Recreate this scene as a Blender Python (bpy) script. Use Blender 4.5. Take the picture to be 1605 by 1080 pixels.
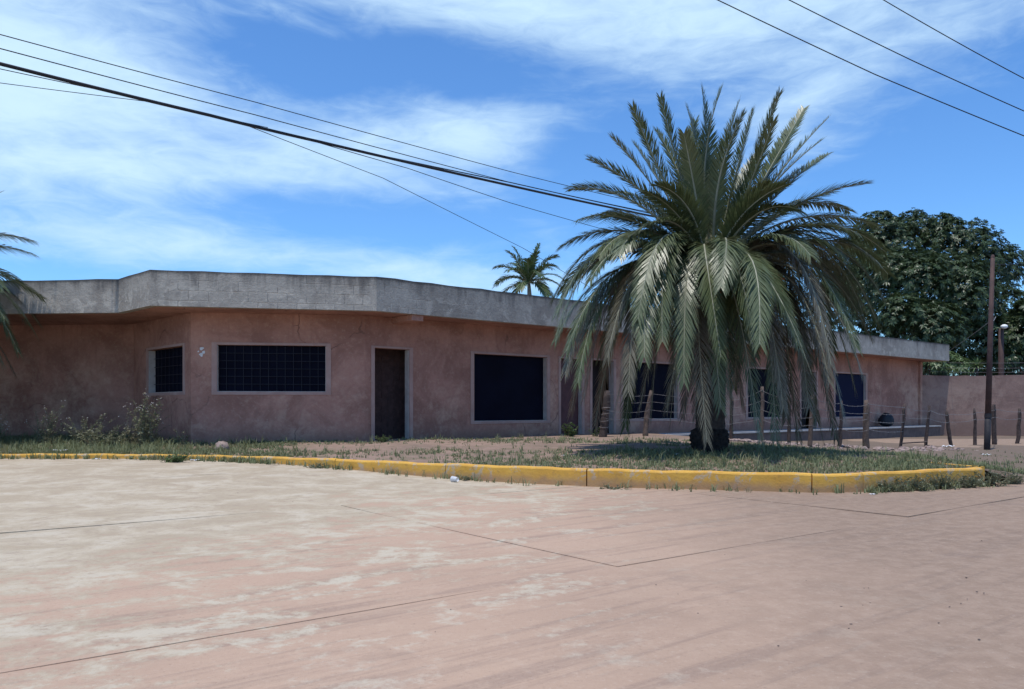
import bpy, math, random
import numpy as np
from mathutils import Vector, Matrix
R = math.radians
for o in list(bpy.data.objects): bpy.data.objects.remove(o)
S = bpy.context.scene
COL = S.collection
rnd = random.Random(7)

# ------------------------------------------------------------------ camera
CAMZ = 1.2
cam_d = bpy.data.cameras.new('camera'); cam = bpy.data.objects.new('camera', cam_d); COL.objects.link(cam)
cam.location = (0, 0, CAMZ); cam.rotation_euler = (R(90), 0, 0)
cam_d.sensor_width = 36; cam_d.lens = 36*1250/1605; cam_d.shift_y = (639-540)/1605
cam_d.clip_start = .05; cam_d.clip_end = 6000
S.camera = cam

# ------------------------------------------------------------------ sky, sun, exposure
SUN_EL, SUN_AZ = R(77), R(215)          # azimuth clockwise from +Y (where the camera looks)
world = bpy.data.worlds.new('World'); S.world = world; world.use_nodes = True
nt = world.node_tree; nt.nodes.clear()
def wn(t, **k):
    n = nt.nodes.new(t)
    for a, b in k.items(): setattr(n, a, b)
    return n
def wmath(op, a, b=None, clamp=False):
    n = wn('ShaderNodeMath', operation=op, use_clamp=clamp)
    for i, v in enumerate((a, b)):
        if v is None: continue
        if isinstance(v, (int, float)): n.inputs[i].default_value = v
        else: nt.links.new(v, n.inputs[i])
    return n.outputs[0]
sky = wn('ShaderNodeTexSky', sky_type='NISHITA', sun_disc=False, sun_elevation=SUN_EL, sun_rotation=SUN_AZ,
         altitude=200, air_density=1.0, dust_density=.15, ozone_density=3.2)
tc = wn('ShaderNodeTexCoord'); sep = wn('ShaderNodeSeparateXYZ'); nt.links.new(tc.outputs['Generated'], sep.inputs[0])
az = wmath('ARCTAN2', sep.outputs[0], sep.outputs[1]); el = wmath('ARCSINE', sep.outputs[2])
ae = wn('ShaderNodeCombineXYZ'); nt.links.new(az, ae.inputs[0]); nt.links.new(el, ae.inputs[1])
# thin high cloud: wind-drawn noise, steered by a few soft banks
mp = wn('ShaderNodeMapping'); mp.inputs['Scale'].default_value = (3.0, 3.0, 9.5); mp.inputs['Location'].default_value = (3.1, .4, 1.7)
mp.inputs['Rotation'].default_value = (0, R(-9), 0)
nt.links.new(tc.outputs['Generated'], mp.inputs[0])
n1 = wn('ShaderNodeTexNoise'); n1.inputs['Scale'].default_value = 1.15; n1.inputs['Detail'].default_value = 9; n1.inputs['Roughness'].default_value = .56; n1.inputs['Distortion'].default_value = .5
nt.links.new(mp.outputs[0], n1.inputs['Vector'])
n2 = wn('ShaderNodeTexNoise'); n2.inputs['Scale'].default_value = 5.5; n2.inputs['Detail'].default_value = 8; n2.inputs['Roughness'].default_value = .62; n2.inputs['Distortion'].default_value = .8
nt.links.new(mp.outputs[0], n2.inputs['Vector'])
dens = wmath('ADD', wmath('MULTIPLY', n1.outputs[0], .78), wmath('MULTIPLY', n2.outputs[0], .30))
BANKS = [  # azimuth, elevation, half widths (radians), tilt, weight
    (-.45, .30, .52, .12, .30), (.02, .335, .17, .05, .22), (.15, .47, .50, .10, .26), (-.62, .46, .34, .16, .30),
    (.36, .39, .26, .11, .18), (-.36, .185, .30, .035, .24), (-.07, .158, .17, .026, .24), (.05, .225, .06, .03, .14),
    (.13, .29, .15, .10, -.30), (-.10, .405, .25, .055, -.20), (-.17, .222, .30, .045, -.26), (.52, .25, .16, .13, -.30), (.55, .43, .22, .09, .14),
    (-.30, .245, .22, .025, -.10)]
for a0, e0, wa, we, wt in BANKS:
    s = wn('ShaderNodeVectorMath', operation='SUBTRACT'); nt.links.new(ae.outputs[0], s.inputs[0]); s.inputs[1].default_value = (a0, e0, 0)
    m = wn('ShaderNodeVectorMath', operation='MULTIPLY'); nt.links.new(s.outputs[0], m.inputs[0]); m.inputs[1].default_value = (1/wa, 1/we, 0)
    l = wn('ShaderNodeVectorMath', operation='LENGTH'); nt.links.new(m.outputs[0], l.inputs[0])
    r = wn('ShaderNodeMapRange', interpolation_type='SMOOTHERSTEP'); nt.links.new(l.outputs['Value'], r.inputs[0])
    r.inputs[1].default_value = 0; r.inputs[2].default_value = 1.35; r.inputs[3].default_value = wt; r.inputs[4].default_value = 0
    dens = wmath('ADD', dens, r.outputs[0])
cr = wn('ShaderNodeMapRange', interpolation_type='SMOOTHSTEP'); nt.links.new(dens, cr.inputs[0])
cr.inputs[1].default_value = .46; cr.inputs[2].default_value = .98; cr.inputs[3].default_value = 0; cr.inputs[4].default_value = .92
tint = wn('ShaderNodeMix', data_type='RGBA', blend_type='MULTIPLY'); tint.inputs[0].default_value = 1
nt.links.new(sky.outputs[0], tint.inputs[6]); tint.inputs[7].default_value = (.60, .93, 1.24, 1)
mx = wn('ShaderNodeMix', data_type='RGBA'); nt.links.new(cr.outputs[0], mx.inputs[0]); nt.links.new(tint.outputs[2], mx.inputs[6])
mx.inputs[7].default_value = (4.5, 6.1, 7.4, 1)
bg = wn('ShaderNodeBackground'); bg.inputs[1].default_value = .135; nt.links.new(mx.outputs[2], bg.inputs[0])
wo = wn('ShaderNodeOutputWorld'); nt.links.new(bg.outputs[0], wo.inputs[0])
sl = bpy.data.lights.new('sun', 'SUN'); sl.energy = 3.3; sl.angle = R(.55); sl.color = (1, .955, .89)
sun = bpy.data.objects.new('sun', sl); COL.objects.link(sun)
sdir = Vector((math.sin(SUN_AZ)*math.cos(SUN_EL), math.cos(SUN_AZ)*math.cos(SUN_EL), math.sin(SUN_EL)))
sun.rotation_euler = (-sdir).to_track_quat('-Z', 'Y').to_euler(); sun.location = (0, 0, 30)
S.view_settings.view_transform = 'Standard'; S.view_settings.look = 'None'
S.view_settings.exposure = .2; S.view_settings.gamma = 1

# ------------------------------------------------------------------ helpers
def smooth(a, b, x):
    t = np.clip((x-a)/(b-a), 0, 1); return t*t*(3-2*t)
def tag(o, label=None, cat=None, group=None, kind=None):
    for k, v in (('label', label), ('category', cat), ('group', group), ('kind', kind)):
        if v: o[k] = v
    return o
def empty(name, loc=(0, 0, 0), rz=0):
    o = bpy.data.objects.new(name, None); COL.objects.link(o); o.location = loc; o.rotation_euler = (0, 0, rz); o.empty_display_size = .2
    return o
class MB:
    def __init__(s): s.v = []; s.f = []
    def add(s, vs, fs):
        n = len(s.v); s.v += [tuple(p) for p in vs]; s.f += [tuple(i+n for i in f) for f in fs]; return s
    def box(s, x0, x1, y0, y1, z0, z1):
        return s.add([(x, y, z) for z in (z0, z1) for y in (y0, y1) for x in (x0, x1)],
                     [(0, 2, 3, 1), (4, 5, 7, 6), (0, 1, 5, 4), (2, 6, 7, 3), (0, 4, 6, 2), (1, 3, 7, 5)])
    def tube(s, pts, rad, n=6, cap=True):
        pts = [Vector(p) for p in pts]; m = len(pts); vs = []; fs = []; u = None
        for i, p in enumerate(pts):
            t = (pts[min(i+1, m-1)]-pts[max(i-1, 0)]).normalized()
            if u is None:
                u = t.orthogonal().normalized()
            u = (u - t*u.dot(t)).normalized(); w = t.cross(u)
            r = rad[i] if isinstance(rad, (list, tuple)) else rad
            for k in range(n):
                a = 2*math.pi*k/n; vs.append(p + u*(r*math.cos(a)) + w*(r*math.sin(a)))
        for i in range(m-1):
            for k in range(n):
                k2 = (k+1) % n; fs.append((i*n+k, i*n+k2, (i+1)*n+k2, (i+1)*n+k))
        if cap: fs.append(tuple(range(n-1, -1, -1))); fs.append(tuple(range((m-1)*n, m*n)))
        return s.add(vs, fs)
    def blob(s, c, r, seed=0, n=8, m=6, rough=.25, flat=1.0):
        q = random.Random(seed); vs = [(c[0], c[1], c[2]-r[2]*flat)]; fs = []
        for j in range(1, m):
            ph = math.pi*j/m
            for k in range(n):
                a = 2*math.pi*k/n + .3*j; g = 1+rough*(q.random()-.5)*2
                z = -math.cos(ph); z = z*flat if z < 0 else z
                vs.append((c[0]+r[0]*g*math.sin(ph)*math.cos(a), c[1]+r[1]*g*math.sin(ph)*math.sin(a), c[2]+r[2]*g*z))
        vs.append((c[0], c[1], c[2]+r[2])); top = len(vs)-1
        for k in range(n): fs.append((0, 1+(k+1) % n, 1+k)); fs.append((top, top-n+k, top-n+(k+1) % n))
        for j in range(m-2):
            for k in range(n):
                a = 1+j*n; fs.append((a+k, a+(k+1) % n, a+n+(k+1) % n, a+n+k))
        return s.add(vs, fs)
    def mesh(s, name, mat, sm=False):
        me = bpy.data.meshes.new(name); me.from_pydata(s.v, [], s.f); me.update()
        for m_ in (mat if isinstance(mat, (list, tuple)) else [mat]): me.materials.append(m_)
        if sm: me.polygons.foreach_set('use_smooth', [True]*len(me.polygons))
        return me
    def build(s, name, mat, parent=None, sm=False, bevel=0, loc=None):
        o = bpy.data.objects.new(name, s.mesh(name, mat, sm)); COL.objects.link(o); o.parent = parent
        if loc: o.location = loc
        if bevel:
            b = o.modifiers.new('bevel', 'BEVEL'); b.width = bevel; b.segments = 2; b.limit_method = 'ANGLE'
        return o
def np_mesh(name, V, F, mat, parent=None, sm=False):
    me = bpy.data.meshes.new(name); V = np.asarray(V, np.float32); F = np.asarray(F, np.int32); k = F.shape[1]
    me.vertices.add(len(V)); me.vertices.foreach_set('co', V.ravel())
    me.loops.add(F.size); me.loops.foreach_set('vertex_index', F.ravel())
    me.polygons.add(len(F)); me.polygons.foreach_set('loop_start', np.arange(0, F.size, k, dtype=np.int32))
    me.update(calc_edges=True); me.validate()
    for m_ in (mat if isinstance(mat, (list, tuple)) else [mat]): me.materials.append(m_)
    if sm: me.polygons.foreach_set('use_smooth', [True]*len(me.polygons))
    o = bpy.data.objects.new(name, me); COL.objects.link(o); o.parent = parent
    return o

# ------------------------------------------------------------------ materials
class NT:
    def __init__(s, name, rough=.85, spec=.3):
        s.m = bpy.data.materials.new(name); s.m.use_nodes = True; s.t = s.m.node_tree; s.n = s.t.nodes
        s.b = s.n['Principled BSDF']; s.b.inputs['Roughness'].default_value = rough; s.b.inputs['Specular IOR Level'].default_value = spec
        s.pos = s.n.new('ShaderNodeNewGeometry').outputs['Position']
    def lk(s, a, i):
        if isinstance(a, (int, float)): i.default_value = a
        elif isinstance(a, (tuple, list)): i.default_value = (*a, 1) if len(a) == 3 and i.type == 'RGBA' else a
        else: s.t.links.new(a, i)
    def map(s, scale=(1, 1, 1), rot=(0, 0, 0), loc=(0, 0, 0), src=None):
        n = s.n.new('ShaderNodeMapping'); s.lk(src or s.pos, n.inputs[0]); n.inputs['Scale'].default_value = scale
        n.inputs['Rotation'].default_value = rot; n.inputs['Location'].default_value = loc; return n.outputs[0]
    def noise(s, scale, detail=6, rough=.6, vec=None, dist=0):
        n = s.n.new('ShaderNodeTexNoise'); s.lk(vec or s.pos, n.inputs['Vector']); n.inputs['Scale'].default_value = scale
        n.inputs['Detail'].default_value = min(detail, 6); n.inputs['Roughness'].default_value = rough; n.inputs['Distortion'].default_value = dist
        return n.outputs[0]
    def ramp(s, v, a, b, lo=0., hi=1., kind='SMOOTHSTEP'):
        n = s.n.new('ShaderNodeMapRange'); n.interpolation_type = kind; s.lk(v, n.inputs[0])
        for i, q in enumerate((a, b, lo, hi)): n.inputs[i+1].default_value = q
        return n.outputs[0]
    def mix(s, f, a, b, mode='MIX'):
        n = s.n.new('ShaderNodeMix'); n.data_type = 'RGBA'; n.blend_type = mode; s.lk(f, n.inputs[0]); s.lk(a, n.inputs[6]); s.lk(b, n.inputs[7]); return n.outputs[2]
    def math(s, op, a, b=0., c=None):
        n = s.n.new('ShaderNodeMath'); n.operation = op; s.lk(a, n.inputs[0]); s.lk(b, n.inputs[1])
        if c is not None: s.lk(c, n.inputs[2])
        return n.outputs[0]
    def sep(s, v=None):
        n = s.n.new('ShaderNodeSeparateXYZ'); s.lk(v or s.pos, n.inputs[0]); return n.outputs
    def col(s, c): s.lk(c, s.b.inputs['Base Color']); return s
    def bump(s, h, strength=.4, dist=.02):
        n = s.n.new('ShaderNodeBump'); n.inputs['Strength'].default_value = strength; n.inputs['Distance'].default_value = dist
        s.lk(h, n.inputs['Height']); s.t.links.new(n.outputs[0], s.b.inputs['Normal']); return s
    def rand(s):
        return s.n.new('ShaderNodeObjectInfo').outputs['Random']
    def island(s):
        return s.n.new('ShaderNodeNewGeometry').outputs['Random Per Island']
MT = {}
def simple(name, c1, c2, scale=6, rough=.85, bump=.3, bd=.01, spec=.3):
    q = NT(name, rough, spec); v = q.noise(scale, 7, .62); q.col(q.mix(q.ramp(v, .3, .7), c1, c2))
    if bump: q.bump(q.noise(scale*6, 5, .6), bump, bd)
    MT[name] = q.m; return q.m
def plaster(name, base, dark, pale, lowdirt):
    q = NT(name, .92, .2); sp = q.sep(); z = sp[2]
    v0 = q.noise(.28, 5, .55, dist=.8); v1 = q.noise(.9, 9, .68, dist=.6); v2 = q.noise(3.1, 9, .7, dist=.3); v3 = q.noise(11, 8, .7); v4 = q.noise(45, 5, .7)
    c = q.mix(q.ramp(v1, .36, .64), base, dark)
    c = q.mix(q.math('MULTIPLY', q.math('MULTIPLY', q.ramp(q.math('ADD', q.math('MULTIPLY', v0, .6), q.math('MULTIPLY', v2, .4)), .46, .60), q.ramp(z, 3.1, 1.9)), .62), c, pale)
    c = q.mix(q.math('MULTIPLY', q.ramp(v3, .50, .72), .30), c, pale)
    c = q.mix(q.math('MULTIPLY', q.ramp(v3, .48, .30), .38), c, dark)
    # washed-down streaks from the roof edge and the sills
    cv = q.n.new('ShaderNodeCombineXYZ'); q.lk(q.math('ADD', q.math('MULTIPLY', sp[0], 4.2), q.math('MULTIPLY', sp[1], 1.7)), cv.inputs[0]); q.lk(q.math('MULTIPLY', z, .30), cv.inputs[1])
    st = q.noise(1.0, 8, .7, vec=cv.outputs[0], dist=.25)
    c = q.mix(q.math('MULTIPLY', q.math('MULTIPLY', q.ramp(st, .50, .70), q.ramp(z, 1.9, 3.4)), .75), c, dark)
    c = q.mix(q.math('MULTIPLY', q.math('MULTIPLY', q.ramp(st, .54, .70), q.ramp(z, 1.75, .9)), .45), c, lowdirt)
    # splash band and rising damp
    pz = q.math('ADD', z, q.math('ADD', q.math('MULTIPLY', v1, .9), q.math('MULTIPLY', v3, .25)))
    c = q.mix(q.math('MULTIPLY', q.ramp(pz, 1.35, .85), .75), c, lowdirt)
    # hairline cracks
    vo = q.n.new('ShaderNodeTexVoronoi'); vo.feature = 'DISTANCE_TO_EDGE'; vo.inputs['Scale'].default_value = .55
    dv = q.n.new('ShaderNodeVectorMath'); dv.operation = 'MULTIPLY_ADD'; nn = q.n.new('ShaderNodeTexNoise'); nn.inputs['Scale'].default_value = 2.3; nn.inputs['Detail'].default_value = 6; q.lk(q.pos, nn.inputs['Vector'])
    q.t.links.new(nn.outputs['Color'], dv.inputs[0]); dv.inputs[1].default_value = (.5, .5, .5); q.lk(q.pos, dv.inputs[2]); q.t.links.new(dv.outputs[0], vo.inputs['Vector'])
    ck = q.math('MULTIPLY', q.ramp(vo.outputs['Distance'], .012, .002), q.ramp(q.noise(.7, 4), .50, .60))
    c = q.mix(q.math('MULTIPLY', ck, .55), c, (.10, .06, .05))
    q.col(c); h = q.math('ADD', q.math('MULTIPLY', v2, .5), q.math('ADD', q.math('MULTIPLY', v3, .35), q.math('MULTIPLY', v4, .25)))
    q.bump(q.math('SUBTRACT', h, q.math('MULTIPLY', ck, .3)), .7, .035); MT[name] = q.m
plaster('wall_plaster', (.43, .232, .178), (.285, .146, .112), (.58, .40, .30), (.255, .142, .105))
plaster('garden_wall_plaster', (.33, .215, .175), (.23, .145, .12), (.39, .28, .225), (.22, .14, .11))
def fascia_mat():
    q = NT('weathered_concrete', .9, .25); sp = q.sep(); z = sp[2]
    v1 = q.noise(.7, 8, .65, dist=.7); v2 = q.noise(3.2, 9, .7, dist=.4); v3 = q.noise(16, 7, .7)
    c = q.mix(q.ramp(v1, .36, .62), (.30, .268, .23), (.40, .365, .315))
    c = q.mix(q.math('MULTIPLY', q.math('MULTIPLY', q.ramp(v2, .50, .62), q.ramp(z, 4.15, 3.75)), .7), c, (.52, .475, .405))
    c = q.mix(q.math('MULTIPLY', q.ramp(v2, .46, .32), .45), c, (.19, .172, .155)); c = q.mix(q.math('MULTIPLY', q.ramp(v3, .52, .72), .3), c, (.50, .46, .40)); c = q.mix(q.math('MULTIPLY', q.ramp(v3, .46, .3), .3), c, (.15, .14, .13))
    cv = q.n.new('ShaderNodeCombineXYZ'); al = q.math('ADD', q.math('MULTIPLY', sp[0], 1.0), q.math('MULTIPLY', sp[1], .45)); q.lk(q.math('MULTIPLY', al, 2.6), cv.inputs[0]); q.lk(q.math('MULTIPLY', z, .35), cv.inputs[1])
    st = q.noise(1.0, 8, .72, vec=cv.outputs[0], dist=.2)
    # black mould creeping down from the coping in runs
    top = q.math('ADD', z, q.math('MULTIPLY', q.math('SUBTRACT', st, .5), 1.9))
    c = q.mix(q.math('MULTIPLY', q.ramp(top, 3.95, 4.42), .62), c, (.075, .07, .068))
    c = q.mix(q.math('MULTIPLY', q.ramp(q.math('ADD', z, q.math('MULTIPLY', v2, .12)), 4.20, 4.29), .8), c, (.05, .048, .048))
    br = q.n.new('ShaderNodeTexBrick'); cb = q.n.new('ShaderNodeCombineXYZ')
    q.lk(q.math('ADD', q.math('ADD', q.math('MULTIPLY', sp[0], 1.02), q.math('MULTIPLY', sp[1], .2)), q.math('MULTIPLY', v2, .08)), cb.inputs[0]); q.lk(q.math('ADD', z, q.math('MULTIPLY', v2, .06)), cb.inputs[1])
    q.lk(cb.outputs[0], br.inputs['Vector']); br.inputs['Scale'].default_value = 1; br.inputs['Brick Width'].default_value = .44
    br.inputs['Row Height'].default_value = .225; br.inputs['Mortar Size'].default_value = .012; br.inputs['Mortar Smooth'].default_value = .8
    j = q.math('MULTIPLY', q.math('MULTIPLY', br.outputs['Fac'], q.ramp(q.noise(1.6, 6, .65), .44, .60)), q.math('MULTIPLY', q.ramp(sp[0], -8.3, -7.6), q.ramp(sp[0], .5, -3.2)))
    c = q.mix(q.math('MULTIPLY', j, .36), c, (.12, .112, .105)); q.col(c)
    q.bump(q.math('SUBTRACT', q.math('ADD', q.math('MULTIPLY', v2, .6), q.math('MULTIPLY', v3, .4)), q.math('MULTIPLY', j, .35)), .7, .04)
    MT['weathered_concrete'] = q.m
fascia_mat()
simple('frame_plaster', (.40, .35, .32), (.50, .46, .43), 5)
simple('frame_band', (.37, .235, .20), (.43, .30, .26), 3)
simple('dark_step', (.17, .125, .11), (.11, .085, .08), 4)
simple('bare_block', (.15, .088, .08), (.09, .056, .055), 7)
simple('porch_concrete', (.52, .50, .48), (.40, .38, .36), 3)
q = NT('shade_pane', .75, .06); q.col(q.mix(q.ramp(q.noise(1.3, 3), .3, .7), (.0045, .005, .012), (.006, .007, .017))); MT['shade_pane'] = q.m  # opaque near-black sheet, paints the shade of the room behind an opening
q = NT('blue_shade_pane', .7, .08); q.col((.007, .010, .034)); MT['blue_shade_pane'] = q.m  # same painted room shade with a navy cast
simple('grille_iron', (.010, .011, .022), (.014, .015, .028), 9, .6, 0)
simple('door_paint', (.115, .05, .05), (.08, .036, .038), 4, .7)
simple('interior_shade', (.05, .04, .042), (.035, .03, .034), 3, .95)
simple('white_paint', (.72, .72, .72), (.6, .6, .6), 20, .7, 0)
simple('white_litter', (.75, .76, .78), (.62, .62, .64), 12, .6, .2)
simple('fence_wood', (.095, .068, .06), (.045, .035, .033), 9, .9, .8, .02)
simple('pale_fence_wood', (.17, .12, .095), (.085, .064, .056), 8, .9, .8, .02)
simple('wire', (.30, .28, .27), (.2, .17, .16), 9, .5, 0)
simple('cable', (.012, .012, .016), (.02, .02, .024), 4, .6, 0)
simple('rusty_steel', (.10, .056, .048), (.06, .038, .036), 5, .75, .3)
simple('black_paint', (.018, .018, .024), (.035, .033, .036), 6, .7, .3)
simple('rock', (.40, .30, .26), (.27, .20, .18), 7, .9, .8, .03)
simple('pale_rock', (.55, .50, .46), (.42, .37, .34), 9, .9, .6, .02)
simple('dark_pebble', (.13, .10, .09), (.08, .065, .06), 9, .9, .3)
simple('black_sack', (.012, .015, .022), (.02, .024, .03), 4, .5, .4, .03)
simple('pole_concrete', (.30, .29, .27), (.24, .22, .2), 4)
simple('lamp_white', (.85, .86, .86), (.8, .8, .8), 4, .4, 0)
def kerb_mat():
    q = NT('kerb_yellow', .75, .3); v = q.noise(2.2, 8, .65); v2 = q.noise(11, 7, .65); z = q.sep()[2]
    c = q.mix(q.ramp(v, .35, .65), (.68, .385, .07), (.60, .32, .055))
    c = q.mix(q.math('MULTIPLY', q.ramp(v2, .52, .70), .5), c, (.36, .20, .08))
    c = q.mix(q.math('MULTIPLY', q.ramp(q.noise(4, 9, .75, dist=.5), .54, .60), .8), c, (.47, .39, .29))
    dz = q.math('ADD', z, q.math('MULTIPLY', q.noise(3, 6, .7), .22))
    c = q.mix(q.math('MULTIPLY', q.ramp(dz, .31, .15), .8), c, (.36, .22, .13))
    q.col(c); q.bump(q.noise(26, 6, .65), .5, .015); MT['kerb_yellow'] = q.m
kerb_mat()
def road_mat(name, slab):
    q = NT(name, .93, .2); sp = q.sep()
    # along / across the slab direction (the lot is laid out parallel to the long facade)
    along = q.math('ADD', q.math('MULTIPLY', sp[0], .79), q.math('MULTIPLY', sp[1], .613))
    across = q.math('ADD', q.math('MULTIPLY', sp[0], -.613), q.math('MULTIPLY', sp[1], .79))
    cv = q.n.new('ShaderNodeCombineXYZ'); q.lk(q.math('MULTIPLY', along, .16), cv.inputs[0]); q.lk(q.math('MULTIPLY', across, 2.6), cv.inputs[1])
    cw = q.n.new('ShaderNodeCombineXYZ'); q.lk(q.math('MULTIPLY', sp[0], .30), cw.inputs[0]); q.lk(q.math('ADD', q.math('MULTIPLY', sp[1], 1.7), q.math('MULTIPLY', sp[0], -.25)), cw.inputs[1])
    tyre = q.noise(1.9, 8, .68, vec=cv.outputs[0], dist=.25); sweep = q.noise(1.5, 8, .66, vec=cw.outputs[0], dist=.3)
    big = q.noise(.30, 5, .55); mid = q.noise(1.5, 9, .68, dist=.5); fine = q.noise(6.5, 10, .74); grit = q.noise(32, 8, .75)
    dust = q.mix(q.ramp(big, .35, .65), (.46, .318, .228), (.405, .278, .20))
    dust = q.mix(q.math('MULTIPLY', q.ramp(sweep, .46, .62), .55), dust, (.455, .318, .228))
    dust = q.mix(q.math('MULTIPLY', q.ramp(tyre, .48, .64), .7), dust, (.30, .21, .16))
    dust = q.mix(q.math('MULTIPLY', q.ramp(fine, .50, .66), .40), dust, (.485, .35, .255))
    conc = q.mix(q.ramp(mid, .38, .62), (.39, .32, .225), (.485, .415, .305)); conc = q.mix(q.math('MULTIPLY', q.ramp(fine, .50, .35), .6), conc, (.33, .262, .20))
    # concrete left, dust right; the brighter left also paints in window-glass glare
    bare = q.math('ADD', q.math('MULTIPLY', across, .050), q.math('MULTIPLY', sp[0], -.060))  # bare concrete plus the painted window-glass glare
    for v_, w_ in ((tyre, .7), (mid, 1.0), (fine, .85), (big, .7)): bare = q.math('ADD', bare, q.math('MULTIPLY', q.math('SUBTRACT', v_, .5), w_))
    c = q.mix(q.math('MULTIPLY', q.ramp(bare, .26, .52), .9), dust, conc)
    # pale scoured patches, crisp and broken
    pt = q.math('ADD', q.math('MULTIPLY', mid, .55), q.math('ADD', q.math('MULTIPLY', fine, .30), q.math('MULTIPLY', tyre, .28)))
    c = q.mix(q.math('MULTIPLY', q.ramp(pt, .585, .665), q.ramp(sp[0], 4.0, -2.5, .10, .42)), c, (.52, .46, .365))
    # grey-brown tint over the street earth at right, painting in the view's vignette
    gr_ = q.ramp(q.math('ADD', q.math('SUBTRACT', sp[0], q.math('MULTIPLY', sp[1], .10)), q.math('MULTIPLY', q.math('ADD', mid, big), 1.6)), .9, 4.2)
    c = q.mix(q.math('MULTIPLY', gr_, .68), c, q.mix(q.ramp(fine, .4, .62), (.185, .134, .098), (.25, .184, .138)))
    c = q.mix(q.math('MULTIPLY', q.ramp(grit, .55, .72), .35), c, (.55, .46, .38)); c = q.mix(q.math('MULTIPLY', q.ramp(grit, .45, .28), .45), c, (.17, .115, .088))
    # old stains
    sn = q.noise(.85, 6, .6, vec=q.map((1, 1, 1), loc=(7.3, 2.2, 0))); c = q.mix(q.math('MULTIPLY', q.ramp(sn, .62, .74), .35), c, (.19, .14, .115))
    q.col(c)
    q.bump(q.math('ADD', q.math('MULTIPLY', tyre, .5), q.math('ADD', q.math('MULTIPLY', fine, .6), q.math('MULTIPLY', grit, .3))), .55, .03)
    MT[name] = q.m
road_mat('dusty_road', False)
def soil_mat():
    q = NT('island_soil', .95, .15); sp = q.sep(); v = q.noise(.8, 7, .6); v2 = q.noise(5, 8, .68)
    c = q.mix(q.ramp(v, .35, .65), (.30, .205, .16), (.215, .155, .12)); c = q.mix(q.math('MULTIPLY', q.ramp(v2, .45, .7), .5), c, (.36, .265, .21))
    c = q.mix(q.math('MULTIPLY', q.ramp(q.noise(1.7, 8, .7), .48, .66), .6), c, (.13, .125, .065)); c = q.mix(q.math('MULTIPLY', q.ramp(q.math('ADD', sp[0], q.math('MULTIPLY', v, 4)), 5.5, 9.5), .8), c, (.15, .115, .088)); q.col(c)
    q.bump(q.math('ADD', v2, q.math('MULTIPLY', q.noise(30, 6, .7), .5)), .7, .04); MT['island_soil'] = q.m
soil_mat()
def leaf_mat(name, c1, c2, c3, rough=.5, trans=.25, spec=.4):
    q = NT(name, rough, spec); r = q.island()
    c = q.mix(r, c1, c2); c = q.mix(q.ramp(q.noise(1.2, 4, .6), .55, .72, 0, .7), c, c3); q.col(c)
    tr = q.n.new('ShaderNodeBsdfTranslucent'); q.lk(c, tr.inputs[0]); ms = q.n.new('ShaderNodeMixShader'); ms.inputs[0].default_value = trans
    q.t.links.new(q.b.outputs[0], ms.inputs[1]); q.t.links.new(tr.outputs[0], ms.inputs[2])
    q.t.links.new(ms.outputs[0], q.n['Material Output'].inputs[0]); MT[name] = q.m
leaf_mat('palm_leaflet', (.072, .098, .040), (.135, .160, .074), (.175, .165, .085), .38, .18, .5)
leaf_mat('dry_palm_leaflet', (.22, .15, .105), (.30, .215, .155), (.24, .13, .10), .6, .2, .3)
leaf_mat('old_palm_leaflet', (.115, .108, .072), (.17, .155, .11), (.20, .15, .10), .5, .18, .45)
leaf_mat('far_palm_leaflet', (.06, .10, .04), (.09, .13, .05), (.10, .12, .05), .45, .2)
leaf_mat('mango_leaf', (.028, .052, .022), (.072, .108, .042), (.08, .10, .04), .42, .15, .4)
leaf_mat('bright_leaf', (.09, .14, .05), (.14, .20, .08), (.16, .2, .09), .45, .25)
leaf_mat('weed_leaf', (.17, .185, .11), (.26, .265, .17), (.30, .25, .17), .6, .25)
leaf_mat('grass_blade', (.16, .19, .095), (.24, .255, .14), (.33, .28, .18), .6, .35, .2)
simple('rachis', (.30, .30, .22), (.22, .22, .15), 4, .5, 0)
simple('bark', (.10, .08, .065), (.06, .05, .042), 6, .9, .8, .04)
simple('palm_bark', (.10, .077, .065), (.055, .043, .039), 9, .92, .6, .02)
simple('palm_root', (.075, .06, .055), (.03, .026, .027), 14, .95, 1, .06)
simple('date_fruit', (.36, .06, .028), (.26, .045, .03), 20, .5, 0)
simple('weed_stem', (.16, .13, .09), (.11, .11, .06), 9, .8, 0)
simple('petal', (.48, .43, .38), (.4, .34, .32), 9, .6, 0)
# ------------------------------------------------------------------ terrain
def zroad(x, y):
    return .175*smooth(1., -6.5, x)*smooth(8, 15, y) - .45*smooth(17.5, 22, y)*(1-smooth(9, 14, x)) - .5*smooth(30, 40, y)
KERB = [(-34, 15.2), (-20, 16.2), (-10.3, 16.1), (-6.3, 15.65), (-3.56, 14.6), (-1.08, 13.2), (1.19, 12.1), (4.2, 11.2), (4.85, 11.25), (7.3, 12.37)]
def zsoil(x, y):
    dk = y-np.interp(x, [p[0] for p in KERB], [p[1] for p in KERB])
    zl = .255 + .15*smooth(.2, 5, dk)
    zr = .035 - .012*np.maximum(0, y-22)
    far = smooth(13, 19, y); w = smooth(3, 11, x)*far + smooth(7.2, 9.2, x)*(1-far)
    return zl*(1-w) + zr*w + .02*np.sin(x*1.7+y*.9)*np.sin(y*1.3-x*.6)*smooth(.3, 2, dk)
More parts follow.
